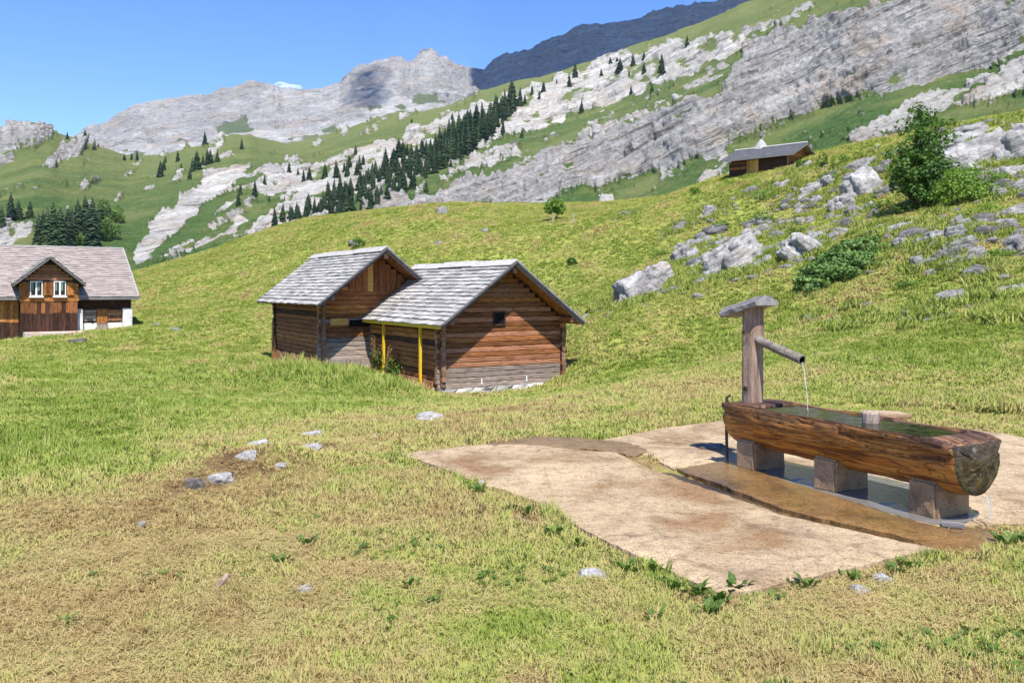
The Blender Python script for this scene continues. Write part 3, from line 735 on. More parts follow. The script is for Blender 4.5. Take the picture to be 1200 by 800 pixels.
def cabin(name, label, cat, loc, rotz, W, L, hw, pitch, ex, ov0, ov1, course, nrow, ncol, wallmats, shmat, drop, grp=None):
    """log cabin: local x along the gable, y along the ridge (away), origin at the near left corner"""
    t = thing(name, label, cat, loc, rotz, grp)
    tp = math.tan(pitch); hr = hw + tp * W / 2
    # foundation of rough stone, deep enough for the sloping ground
    mb = MB(); n = 26
    ring = []
    for (a, b) in (((-.12, -.12), (W + .12, -.12)), ((W + .12, -.12), (W + .12, L + .12)), ((W + .12, L + .12), (-.12, L + .12)), ((-.12, L + .12), (-.12, -.12))):
        for k in range(n): f = k / n; ring.append((a[0] + (b[0] - a[0]) * f, a[1] + (b[1] - a[1]) * f))
    vs = []
    for zz in (.0, -.12, -.3, -drop):
        for (x, y) in ring: vs.append((x + random.uniform(-.05, .05), y + random.uniform(-.06, .04), zz + random.uniform(-.03, .02)))
    m = len(ring)
    fs = [(l * m + (k + 1) % m, l * m + k, (l + 1) * m + k, (l + 1) * m + (k + 1) % m) for l in range(3) for k in range(m)] + [tuple(range(m))]
    mb.add(vs, fs); part('foundation', mb, MT['foundation_stone'], t)
    # wall core
    mb = MB(); th = .05
    mb.add([(th, th, 0), (W - th, th, 0), (W - th, L - th, 0), (th, L - th, 0), (th, th, hw), (W - th, th, hw), (W - th, L - th, hw), (th, L - th, hw), (W / 2, th, hr - .06), (W / 2, L - th, hr - .06)],
           [(0, 1, 5, 8, 4), (2, 3, 7, 9, 6), (3, 0, 4, 7), (1, 2, 6, 5), (4, 8, 9, 7), (5, 6, 9, 8), (3, 2, 1, 0)])
    wall = part('wall', mb, MT['log_dark'], t)
    k = 0; z = course * .5
    pick = lambda z, side: random.choice(wallmats(z / hw, side))
    while z < hr - .18:
        half = W / 2 - max(0, (z - hw)) / tp
        e = .17 * random.uniform(.8, 1.15)
        if z < hw - .02:
            log(wall, (-e, 0, z), (W + e, 0, z), course * .97, .15, pick(z, 'front'))
            log(wall, (-e, L, z), (W + e, L, z), course * .97, .15, pick(z, 'back'))
            zz = z + course * .5
            log(wall, (0, -e * 1.1, zz), (0, L + e, zz), course * .97, .15, pick(z, 'left'))
            log(wall, (W, -e * 1.1, zz), (W, L + e, zz), course * .97, .15, pick(z, 'right'))
        else:
            h2 = half - .03
            if h2 > .15:
                log(wall, (W / 2 - h2, 0, z), (W / 2 + h2, 0, z), course * .97, .14, pick(z, 'gable'))
                log(wall, (W / 2 - h2, L, z), (W / 2 + h2, L, z), course * .97, .14, pick(z, 'gable'))
        z += course
    # roof deck, shingles, ridge and verge boards
    y0, y1 = -ov0, L + ov1; wx = W / 2 + ex; zr = hr + .12; ze = zr - tp * wx
    nl = Vector((-math.sin(pitch), 0, math.cos(pitch))); dk = .05
    mb = MB()
    for sgn in (-1, 1):
        a0 = Vector((W / 2 + sgn * wx, y0, ze)); a1 = Vector((W / 2, y0, zr)); b0 = Vector((W / 2 + sgn * wx, y1, ze)); b1 = Vector((W / 2, y1, zr))
        d = Vector((0, 0, -dk))
        vs = [a0, a1, b1, b0, a0 + d, a1 + d, b1 + d, b0 + d]
        fs = [(0, 1, 2, 3), (7, 6, 5, 4), (4, 5, 1, 0), (6, 7, 3, 2), (7, 4, 0, 3)]
        mb.add(vs, fs if sgn > 0 else [f[::-1] for f in fs])
    roof = part('roof', mb, MT['log_brown'], t)
    sl = math.hypot(wx, tp * wx)
    roof_shingles(roof, Vector((W/2 - wx, y1, ze)), (0, -1, 0), (math.cos(pitch), 0, math.sin(pitch)), nl, y1 - y0, sl, nrow, ncol, shmat)
    # far slope: the same courses, joined (it faces away)
    mb = MB(); e = sl / nrow
    for r in range(nrow):
        for c in range(ncol):
            p = Vector((W/2 + wx, 0, ze)) + Vector((-math.cos(pitch), 0, math.sin(pitch))) * (r * e)
            q = p + Vector((-math.cos(pitch), 0, math.sin(pitch))) * e * 1.4
            ya = y0 + (y1 - y0) * c / ncol + .006; yb = y0 + (y1 - y0) * (c + 1) / ncol - .006
            up = Vector((math.sin(pitch), 0, math.cos(pitch)))
            A, B, C, D = p + up * .055, p + up * .055, q + up * .015, q + up * .015
            mb.add([(A.x, ya, A.z), (A.x, yb, A.z), (C.x, yb, C.z), (C.x, ya, C.z), (p.x, ya, p.z), (p.x, yb, p.z)], [(0, 1, 2, 3), (4, 5, 1, 0)])
    o = part('shingle_cover', mb, MT[shmat], roof); o['kind'] = 'stuff'
    mb = MB(); nseg = 6                                  # ridge boards, slightly uneven
    for sgn in (-1, 1):
        for i in range(nseg):
            ya = y0 - .06 + (y1 - y0 + .1) * i / nseg; yb = y0 - .06 + (y1 - y0 + .1) * (i + 1) / nseg + .02
            M = Matrix.Translation(Vector((W / 2, 0, zr + .085 + random.uniform(-.012, .02)))) @ Matrix.Rotation(sgn * pitch * .92, 4, 'Y')
            lo, hi = (0, .30) if sgn > 0 else (-.30, .03)
            mb.box(lo, hi, ya, yb, -.016 + (.0 if sgn > 0 else .02), .012 + (.0 if sgn > 0 else .02), M)
    part('ridge_board', mb, MT[shmat], roof)
    for yy in (y0, y1):
        for sgn in (-1, 1):
            mb = MB()
            for lay in range(3):
                M = Matrix.Translation(Vector((W / 2, yy, zr + .05 - .055 * lay))) @ Matrix.Rotation(sgn * pitch, 4, 'Y')
                off = (-.06 + .05 * lay) * (1 if yy < 0 else -1)
                x0, x1 = (0.0, sl + .02) if sgn > 0 else (-sl - .02, 0.0)
                mb.box(x0, x1, off - .02, off + .02, -.03, .022, M)
            part('bargeboard', mb, MT['edge_board'], roof)
    for zz, xx in ((hw - .04, 0.02), (hr - .12, W / 2), (hw - .04, W - .02)):      # purlins carrying the overhang
        log(roof, (xx, y0 + .08, zz), (xx, y1 - .1, zz), .16, .15, 'log_brown', name='purlin')
    return t, wall, roof, hr, zr, ze

def wm_front(z, side):
    if side == 'front':
        if z < .32: return ['log_grey', 'log_grey', 'log_grey', 'log_red']
        if z < .6: return ['log_grey', 'log_red', 'log_red', 'log_brown']
        return ['log_red', 'log_brown', 'log_brown', 'log_brown', 'log_dark']
    if side == 'gable': return ['log_brown', 'log_orange', 'log_brown', 'log_red'] if z > 1.2 else ['log_red', 'log_brown', 'log_red']
    return ['log_brown', 'log_dark', 'log_brown', 'log_orange']
th1 = R(31)
c1, w1, r1, hr1, zr1, ze1 = cabin('log_cabin', 'front log cabin with two yellow posts under its eave', 'cabin', (-2.16, 26.0, -1.47), th1, 4.4, 6.0, 2.1, R(36.7), .36, .8, .65, .155, 16, 17, wm_front, 'shingle_grey', 1.2, 'log cabins on the meadow')
# details of the front cabin
for y in (.85, 3.8):
    mb = MB(); mb.box(-.34, -.265, y - .037, y + .037, -.35, 1.86)
    part('post', mb, MT['yellow_paint'], c1, 'yellow painted post under the eave')
mb = MB(); mb.box(-.385, -.31, -.72, 6.5, 1.86, 1.98); part('eave_beam', mb, MT['yellow_paint'], c1, 'yellow painted beam along the eave')
mb = MB()
for k in range(11):
    y = .25 + k * .5; mb.box(-.20, -.15, y, y + .47, -.16, .2 + .05 * random.random())
part('skirting_board', mb, MT['board_red'], c1)
mb = MB(); mb.box(-.09, -.02, 5.55, 6.15, -.1, 1.9); part('corner_board', mb, MT['board_grey'], c1, 'pale weathered board at the far corner')
mb = MB(); x, z, w_ = 2.0, 2.12, .17
for bx in ((x - w_ - .05, x + w_ + .05, z + w_, z + w_ + .05), (x - w_ - .05, x + w_ + .05, z - w_ - .05, z - w_), (x - w_ - .05, x - w_, z - w_, z + w_), (x + w_, x + w_ + .05, z - w_, z + w_)):
    mb.box(bx[0], bx[1], -.12, -.06, bx[2], bx[3])
win = part('window', mb, MT['log_dark'], c1)
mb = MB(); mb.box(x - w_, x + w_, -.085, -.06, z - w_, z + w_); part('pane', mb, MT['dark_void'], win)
for x in (1.35, 3.0):
    mb = MB(); mb.box(x, x + .035, -.095, -.08, .08, .26); part('wall_cramp', mb, MT['white_paint'], c1)

def wm_back(z, side):
    if side == 'front': return ['log_grey', 'log_grey'] if z < .42 else (['log_brown', 'log_grey', 'log_brown'] if z < .75 else ['log_orange', 'log_brown', 'log_brown'])
    if side == 'gable': return ['log_brown', 'log_orange', 'log_brown', 'log_dark']
    if side == 'left': return ['log_dark', 'log_brown', 'log_brown'] if z > .5 else ['log_orange', 'log_brown', 'log_brown']
    return ['log_brown', 'log_dark']
th2 = R(30)
c2, w2, r2, hr2, zr2, ze2 = cabin('log_cabin', 'rear log cabin half hidden behind the front one', 'cabin', (-6.66, 30.0, -1.12), th2, 3.9, 6.1, 2.42, R(38.5), .48, 1.15, 1.3, .165, 16, 18, wm_back, 'shingle_grey', 1.3, 'log cabins on the meadow')
for k in range(9):
    mb = MB(); x = .95 + .225 * k; hh = min(3.95 - abs(x + .1 - 1.95) * .8, 3.75)
    if hh - 2.62 < .15: continue
    mb.box(x, x + .21, -.115, -.085, 2.62, hh); part('plank', mb, MT['plank_gold' if k in (3,) else 'board_brown'], w2)
mb = MB(); mb.box(.25, .9, -.12, -.08, 1.42, 1.66); part('hatch_board', mb, MT['plank_gold'], c2, 'pale yellow board beside the dark slot')
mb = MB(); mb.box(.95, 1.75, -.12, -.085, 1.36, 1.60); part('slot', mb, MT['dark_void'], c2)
mb = MB(); mb.add([(-.12, 5.5, -.2), (-.12, 6.35, -.2), (-.12, 6.35, 1.35), (-.16, 5.5, -.2), (-.16, 6.35, -.2), (-.16, 6.35, 1.35)], [(0, 1, 2), (5, 4, 3), (3, 4, 1, 0), (4, 5, 2, 1), (5, 3, 0, 2)])
part('corner_board', mb, MT['board_orange'], c2, 'orange board sloping at the far left corner')
mb = MB()
for k in range(11): mb.box(-.17, -.12, .2 + .5 * k, .67 + .5 * k, -.2, .2 + .04 * random.random())
part('skirting_board', mb, MT['board_red'], c2)
mb = MB(); mb.box(.1, 3.8, -.15, -.1, -.15, .22); part('skirting_board', mb, MT['board_grey'], c2)

# ---- farmhouse on the left
def farmhouse():
    base = ray(161, 386, 50.0); rz = R(34)
    t = thing('farmhouse', 'wooden farmhouse with mauve shingle roof and front gable', 'farmhouse', (ray(155, 347, 50).x, 50, base.z), rz)
    L, D, hw = 17.0, 9.5, 1.95           # x from -L to 0 (right end at 0), y away
    mb = MB(); mb.box(-L, -.02, .45, D, -.8, .34); part('foundation', mb, MT['plaster_white'], t)
    mb = MB(); mb.box(-L, 0, .35, D, .34, hw + .1); wall = part('wall', mb, MT['log_dark'], t)
    # main roof with a hipped right end, in rows of shingle ledges
    ze, zr, ye, yr, xe, xr = 1.92, 4.9, -.35, 4.75, .3, .3
    A, B, C, Dd = Vector((-L - 1, ye, ze)), Vector((xe, ye, ze)), Vector((xr, yr, zr)), Vector((-L - 1, yr, zr))
    E, F = Vector((xe, D + .35, ze)), Vector((-L - 1, D + .35, ze))
    mb = MB(); d = Vector((0, 0, -.16))
    mb.add([A, B, C, Dd, E, F, A + d, B + d, E + d, F + d], [(0, 1, 2, 3), (1, 4, 2), (4, 5, 3, 2), (9, 8, 7, 6), (6, 7, 1, 0), (7, 8, 4, 1), (8, 9, 5, 4), (9, 6, 0, 3, 5)])
    roof = part('roof', mb, MT['edge_board'], t)
    mb = MB(); nr = 26
    def ledge(P0, P1, Q0, Q1, n):
        nrm = (P1 - P0).cross(Q0 - P0).normalized()
        if nrm.z < 0: nrm = -nrm
        for r in range(n):
            a, b = r / n, min(1, (r + 1.25) / n)
            l0, l1 = P0.lerp(Q0, a), P1.lerp(Q1, a); h0, h1 = P0.lerp(Q0, b), P1.lerp(Q1, b)
            k = max(2, int((l1 - l0).length / .42)); off = random.random()
            cut = [0] + [min(1, (i + off * .8 + random.uniform(-.2, .2)) / k) for i in range(1, k)] + [1]
            for u0, u1 in zip(cut[:-1], cut[1:]):
                if u1 - u0 < 1e-4: continue
                up = nrm * (.05 + random.uniform(-.016, .02)); lo_ = nrm * .012
                p, q, s_, w_ = l0.lerp(l1, u0), l0.lerp(l1, u1), h0.lerp(h1, u1), h0.lerp(h1, u0)
                mb.add([p + up, q + up, s_ + lo_, w_ + lo_, p + nrm * .002, q + nrm * .002], [(0, 1, 2, 3), (4, 5, 1, 0)])
    ledge(A, B, Dd, C, nr); ledge(E, F, C, Dd, nr)
    o = part('shingle_cover', mb, MT['shingle_mauve'], roof); o['kind'] = 'stuff'
    mb = MB(); mb.tube([Dd + Vector((0, 0, .03)), C + Vector((0, 0, .03))], .07, 6); mb.tube([C + Vector((0, 0, .02)), B + Vector((0, 0, .02))], .06, 6); part('ridge_board', mb, MT['shingle_grey'], roof)
    # cross gable
    gx0, gx1, gy = -5.72, -2.93, -.35; gm = (gx0 + gx1) / 2; gh = 2.85; gp = 4.05
    mb = MB(); mb.add([(gx0, gy, 0), (gx1, gy, 0), (gx1, gy, gh), (gm, gy, gp - .1), (gx0, gy, gh), (gx0, 3, 0), (gx1, 3, 0), (gx1, 3, gh), (gm, 4, gp - .1), (gx0, 3, gh)],
        [(0, 1, 2, 3, 4), (1, 6, 7, 2), (5, 0, 4, 9), (2, 7, 8, 3), (4, 3, 8, 9)])
    gw = part('gable_wall', mb, MT['log_dark'], t)
    z = 1.75
    while z < 2.75:
        log(gw, (gx0 - .05, gy - .02, z), (gx1 + .05, gy - .02, z), .165, .1, random.choice(['log_orange', 'log_brown', 'log_orange'])); z += .17
    while z < 3.85:
        h2 = (gp - .12 - z) / (gp - gh) * (gx1 - gx0) / 2
        log(gw, (gm - h2, gy - .02, z), (gm + h2, gy - .02, z), .165, .1, random.choice(['log_brown', 'log_dark', 'log_red'])); z += .17
    for k in range(14):                                           # vertical boards, grey at the foot
        mb = MB(); x = gx0 + .0 + k * .2; mb.box(x, x + .19, gy - .06, gy - .02, .95 + .12 * random.random(), 1.64 + .03 * random.random())
        mc = MB(); mc.box(x + .002, x + .188, gy - .075, gy - .035, .02, 1.0 + .05 * random.random()); part('plank', mc, MT[random.choice(['board_dark'])], gw)
        part('plank', mb, MT[random.choice(['board_brown', 'board_brown', 'board_dark', 'board_brown'])], gw)
    mb = MB(); ex, ovg = .36, .6; tpg = (gp - gh) / ((gx1 - gx0) / 2); hwx = (gx1 - gx0) / 2 + ex
    for sgn in (-1, 1):
        p0, p1 = Vector((gm + sgn * hwx, gy - ovg, gp - tpg * hwx + .1)), Vector((gm, gy - ovg, gp + .1))
        q1, q0 = Vector((gm, 3.4, gp + .1)), Vector((gm + sgn * hwx, 1.6, gp - tpg * hwx + .1))
        vs = [p0, p1, q1, q0] + [v + Vector((0, 0, -.13)) for v in (p0, p1, q1, q0)]
        fs = [(0, 1, 2, 3), (7, 6, 5, 4), (4, 5, 1, 0), (7, 4, 0, 3)]
        mb.add(vs, fs if sgn > 0 else [f[::-1] for f in fs])
    part('gable_roof', mb, MT['edge_board'], t)
    mb = MB()
    for sgn in (-1, 1):
        p0, p1 = Vector((gm + sgn * hwx, gy - ovg, gp - tpg * hwx + .1)), Vector((gm, gy - ovg, gp + .1)); q1, q0 = Vector((gm, 3.4, gp + .1)), Vector((gm + sgn * hwx, 1.6, gp - tpg * hwx + .1))
        ledge(p0, q0, p1, q1, 9) if sgn < 0 else ledge(q0, p0, q1, p1, 9)
    o = part('gable_shingles', mb, MT['shingle_grey'], t); o['kind'] = 'stuff'
    for xa in (gx0 + .45, gx0 + 1.6):                            # two windows with white frames
        x0, x1, z0, z1 = xa, xa + .60, 1.98, 2.8; mb = MB(); f_ = .045
        for bx in ((x0, x1, z0, z0 + f_), (x0, x1, z1 - f_, z1), (x0, x0 + f_, z0 + f_, z1 - f_), (x1 - f_, x1, z0 + f_, z1 - f_), ((x0 + x1) / 2 - .04, (x0 + x1) / 2 + .04, z0 + f_, z1 - f_)):
            mb.box(bx[0], bx[1], gy - .16, gy - .09, bx[2], bx[3])
        mb.box(x0 - .05, x1 + .05, gy - .22, gy - .1, z0 - .075, z0 - .002)
        w_ = part('window', mb, MT['white_paint'], gw)
        for xm in (x0 + f_, (x0 + x1) / 2 + .04):
            mb = MB(); mb.box(xm, xm + .205, gy - .12, gy - .10, z0 + f_, z1 - f_); part('pane', mb, MT['window_glass'], w_)
            mb = MB(); mb.box(xm + .02, xm + .12, gy - .123, gy - .121, z0 + .3, z1 - f_); part('curtain', mb, MT['curtain'], w_)
        for xs, mt in ((x0 - .38, 'board_brown'), (x1 + .06, 'board_orange')):
            mb = MB(); mb.box(xs, xs + .32, gy - .14, gy - .1, z0 + .05, z1 - .05); part('shutter', mb, MT[mt], gw)
    # porch slab, pillars, stalls and boards
    mb = MB(); mb.box(-5.6, -2.75, -1.6, -.45, -.55, .02); part('porch', mb, MT['porch_pink'], t, 'pale pink porch slab before the gable')
    for x0, x1 in ((-2.92, -2.62), (-.5, -.01)):
        mb = MB(); mb.box(x0, x1, -.05, .3, -.4, 1.25); part('pillar', mb, MT['plaster_white'], t)
    mb = MB(); mb.box(-2.6, -.52, .2, .4, -.3, .42); part('plinth', mb, MT['plaster_white'], t)
    for x0, x1, mt in ((-2.6, -1.88, 'log_grey'), (-1.28, -.52, 'log_red')):
        z = .52
        while z < 1.15:
            mb = MB(); mb.box(x0, x1, .22, .27, z, z + .15); part('plank', mb, MT[mt], wall); z += .165
    mb = MB(); mb.box(-1.86, -1.3, .16, .22, .38, 1.22); part('door', mb, MT['board_orange'], t, 'orange stable door between the stalls')
    mb = MB(); mb.box(-1.86, -1.3, .14, .2, -.05, .34); part('step', mb, MT['log_grey'], t)
    for k in range(28):
        mb = MB(); x = -5.98 - k * .22; mb.box(x, x + .205, .2, .25, .5, 1.72); part('plank', mb, MT[random.choice(['board_orange'])], wall)
        mb = MB(); mb.box(x, x + .205, .16, .20, -.5, .5 + .1 * random.random()); part('plank', mb, MT[random.choice(['board_dark'])], wall)
farmhouse()

# ---- hut on the knoll
def hut():
    p = ray(857, 210, 56.0); rz = R(-42)
    t = thing('hut', 'small dark hut with a yellow door on the knoll', 'hut', (p.x, p.y, p.z - .25), rz)
    L, D, hw = 3.9, 3.2, 1.25
    mb = MB(); mb.box(0, L, 0, D, -.6, hw + .25); mb.add([(L, 0, hw + .25), (L, D, hw + .25), (L, D / 2, hw + .95), (0, 0, hw + .25), (0, D, hw + .25), (0, D / 2, hw + .95)], [(0, 1, 2), (3, 5, 4)])
    wall = part('wall', mb, MT['log_dark'], t)
    z = .05
    while z < hw + .1:
        log(wall, (-.12, -.02, z), (1.15, -.02, z), .165, .12, random.choice(['log_dark', 'log_dark', 'log_brown'])); log(wall, (1.98, -.02, z), (L + .12, -.02, z), .165, .12, random.choice(['log_dark', 'log_brown', 'log_dark']))
        log(wall, (L + .02, -.1, z + .08), (L + .02, D + .1, z + .08), .165, .12, random.choice(['log_dark', 'log_brown'])); z += .17
    for k in range(5):
        z_ = hw + .18 + .14 * k; h2 = (hw + .95 - z_) / .7 * D / 2 * .95
        if h2 > .1: log(wall, (L + .02, D / 2 - h2, z_), (L + .02, D / 2 + h2, z_), .15, .1, 'log_orange')
    for k in range(4):
        mb = MB(); mb.box(1.16 + .2 * k, 1.35 + .2 * k, -.14, -.09, .1, hw + .1); part('plank', mb, MT['plank_gold'], part('door', mb, MT['plank_gold'], t, 'yellow plank door of the hut') if k == 0 else [o for o in t.children if o.name.startswith('door')][0])
    ov, ex = .5, .55; zr = hw + 1.05; yr = D / 2; ze = hw + .18
    mb = MB()
    for sgn in (-1, 1):
        p0, p1 = Vector((-ex, yr + sgn * (yr + ov), ze)), Vector((L + ex, yr + sgn * (yr + ov), ze)); q0, q1 = Vector((-ex, yr, zr)), Vector((L + ex, yr, zr))
        d = Vector((0, 0, -.1)); vs = [p0, p1, q1, q0, p0 + d, p1 + d, q1 + d, q0 + d]
        fs = [(0, 1, 2, 3), (7, 6, 5, 4), (4, 5, 1, 0), (5, 6, 2, 1), (7, 4, 0, 3)]
        mb.add(vs, fs if sgn < 0 else [f[::-1] for f in fs])
    roof = part('roof', mb, MT['edge_board'], t)
    mb = MB(); n = 12
    for sgn in (-1, 1):
        for r in range(n):
            for c in range(14):
                f0, f1 = r / n, min(1, (r + 1.2) / n); x0 = -ex + (L + 2 * ex) * c / 14; x1 = -ex + (L + 2 * ex) * (c + 1) / 14 - .02
                ya, yb = yr + sgn * (yr + ov) * (1 - f0), yr + sgn * (yr + ov) * (1 - f1); za, zb = ze + (zr - ze) * f0, ze + (zr - ze) * f1
                h = .05 + .02 * random.random(); vs = [(x0, ya, za + h), (x1, ya, za + h), (x1, yb, zb + .012), (x0, yb, zb + .012), (x0, ya, za), (x1, ya, za)]
                mb.add(vs, [(0, 1, 2, 3), (4, 5, 1, 0)] if sgn < 0 else [(3, 2, 1, 0), (0, 1, 5, 4)])
    o = part('shingle_cover', mb, MT['shingle_dark'], roof); o['kind'] = 'stuff'
    mb = MB(); mb.tube([(-ex, yr, zr + .07), (L + ex, yr, zr + .07)], .07, 6); part('ridge_board', mb, MT['shingle_grey'], roof)
    # stepped white chimney cover with its finial
    mb = MB(); cx, cy = 1.15, yr + .35
    for k, (r_, z0, z1) in enumerate(((.62, zr - .45, zr - .05), (.54, zr - .05, zr + .14), (.44, zr + .14, zr + .3), (.34, zr + .3, zr + .44), (.24, zr + .44, zr + .56), (.14, zr + .56, zr + .68))):
        mb.tube([(cx, cy, z0), (cx, cy, z1 - .03), (cx, cy, z1)], [r_, r_ * .88, r_ * .6], 10)
    ch = part('chimney', mb, MT['shingle_grey'], t, 'white stepped dome rising behind the ridge')
    mb = MB(); mb.tube([(cx, cy, zr + .66), (cx, cy, zr + .8), (cx, cy, zr + .86), (cx, cy, zr + 1.12), (cx, cy, zr + 1.2)], [.05, .05, .16, .12, .03], 8); part('finial', mb, MT['shingle_dark'], ch)
hut()

# ------------------------------------------------------------------ the concrete yard
def slab(name, label, poly, mat, z, thick, rough=.012, edge=.03, step=.07, kind='structure'):
    pts = []
    n = len(poly)
    for i in range(n):
        a, b = Vector(poly[i]), Vector(poly[(i + 1) % n]); k = max(1, int((b - a).length / .045))
        for j in range(k):
            p = a.lerp(b, j / k); pts.append(p)
    arr = np.array([tuple(p) for p in pts])
    d = edge * (.7 * fbm(xyz(arr[:, 0] * 4, arr[:, 1] * 4, 4), 3, .6) + .9 * fbm(xyz(arr[:, 0] * 14, arr[:, 1] * 14, 8), 4, .7))[:, None]
    tg = np.roll(arr, -1, 0) - np.roll(arr, 1, 0); nn = np.stack([tg[:, 1], -tg[:, 0]], -1); nn /= np.linalg.norm(nn, axis=1, keepdims=True) + 1e-9
    arr = arr + nn * d
    x0, y0 = arr.min(0); x1, y1 = arr.max(0)
    gx, gy = np.meshgrid(np.arange(x0, x1, step), np.arange(y0, y1, step)); gx = gx.ravel() + rng.uniform(-.3, .3, gx.size) * step; gy = gy.ravel() + rng.uniform(-.3, .3, gy.size) * step
    m = inside([tuple(a) for a in arr], gx, gy)
    gx, gy = gx[m], gy[m]
    dist = np.min(np.hypot(gx[:, None] - arr[None, :, 0], gy[:, None] - arr[None, :, 1]), 1) if len(gx) else gx
    gx, gy = gx[dist > .03], gy[dist > .03]
    vs = [Vector(a) for a in arr] + [Vector((a, b)) for a, b in zip(gx, gy)]
    nb = len(arr); edges = [(i, (i + 1) % nb) for i in range(nb)]
    ov, oe, of, _, _, _ = delaunay_2d_cdt(vs, edges, [], 1, 1e-4)
    V = np.array([tuple(v) for v in ov])
    zz = z + rough * fbm(xyz(V[:, 0] * 1.3, V[:, 1] * 1.3, 9), 5, .6)
    dm = np.min(np.hypot(V[:, 0:1] - arr[None, :, 0], V[:, 1:2] - arr[None, :, 1]), 1); zz = zz - .012 * np.exp(-dm / .02)
    mb = MB(); mb.v = [(a, b, c) for (a, b), c in zip(V, zz)]; mb.f = [tuple(f) if (V[f[1]] - V[f[0]])[0] * (V[f[2]] - V[f[0]])[1] - (V[f[1]] - V[f[0]])[1] * (V[f[2]] - V[f[0]])[0] > 0 else tuple(f)[::-1] for f in of]; mb.m = [0] * len(mb.f)
    from collections import Counter
    ec = Counter(); dirs = {}
    for f in mb.f:
        for i in range(len(f)):
            a, b = f[i], f[(i + 1) % len(f)]; ec[(min(a, b), max(a, b))] += 1; dirs[(min(a, b), max(a, b))] = (a, b)
    low = {}
    for e, c in ec.items():
        if c == 1:
            a, b = dirs[e]
            for v in (a, b):
                if v not in low:
                    low[v] = len(mb.v); p = mb.v[v]; mb.v.append((p[0] + random.uniform(-.012, .012), p[1] + random.uniform(-.012, .012), z - thick))
            mb.f.append((b, a, low[a], low[b])); mb.m.append(0)
    me = mb.mesh(name, MT[mat])
    o = link(name, me); o['kind'] = kind; o['label'] = label
    return o
slab('pavement', 'large dry tan concrete slab before the trough', PAD_A, 'concrete_dry', 0.0, .16)
slab('pavement', 'pale concrete yard behind and under the trough', PAD_B, 'concrete_pale', -.018, .14)
slab('pavement', 'wet brown concrete strip along the trough', PAD_C, 'concrete_wet', -.006, .14, rough=.008)
slab('gutter', 'dark wet groove between the concrete slabs', [W2(*p) for p in [(722,524),(745,528),(800,548),(920,590),(1080,626),(1076,636),(905,604),(790,566),(735,543)]], 'concrete_groove', -.05, .1, rough=.006)
slab('puddle', 'dirty brown puddle at the back of the slab', [W2(*p) for p in [(560,521),(600,513),(640,509),(690,511),(735,517),(765,528),(740,531),(700,525),(640,522)]], 'mud_wet', -.006, .05, rough=.004, edge=.11)
slab('puddle', 'wet film reflecting sky under the trough', [W2(*p) for p in [(866,540),(905,536),(960,545),(1010,552),(1050,560),(1100,575),(1150,600),(1120,614),(1065,606),(985,580),(900,556)]], 'puddle_water', -.003, .012, rough=.004, step=.2)
slab('puddle', 'muddy wet patch at the end of the concrete strip', [W2(*p) for p in [(1072,622),(1110,612),(1150,612),(1175,622),(1150,640),(1105,642),(1085,636)]], 'concrete_wet', -.022, .05, rough=.01)

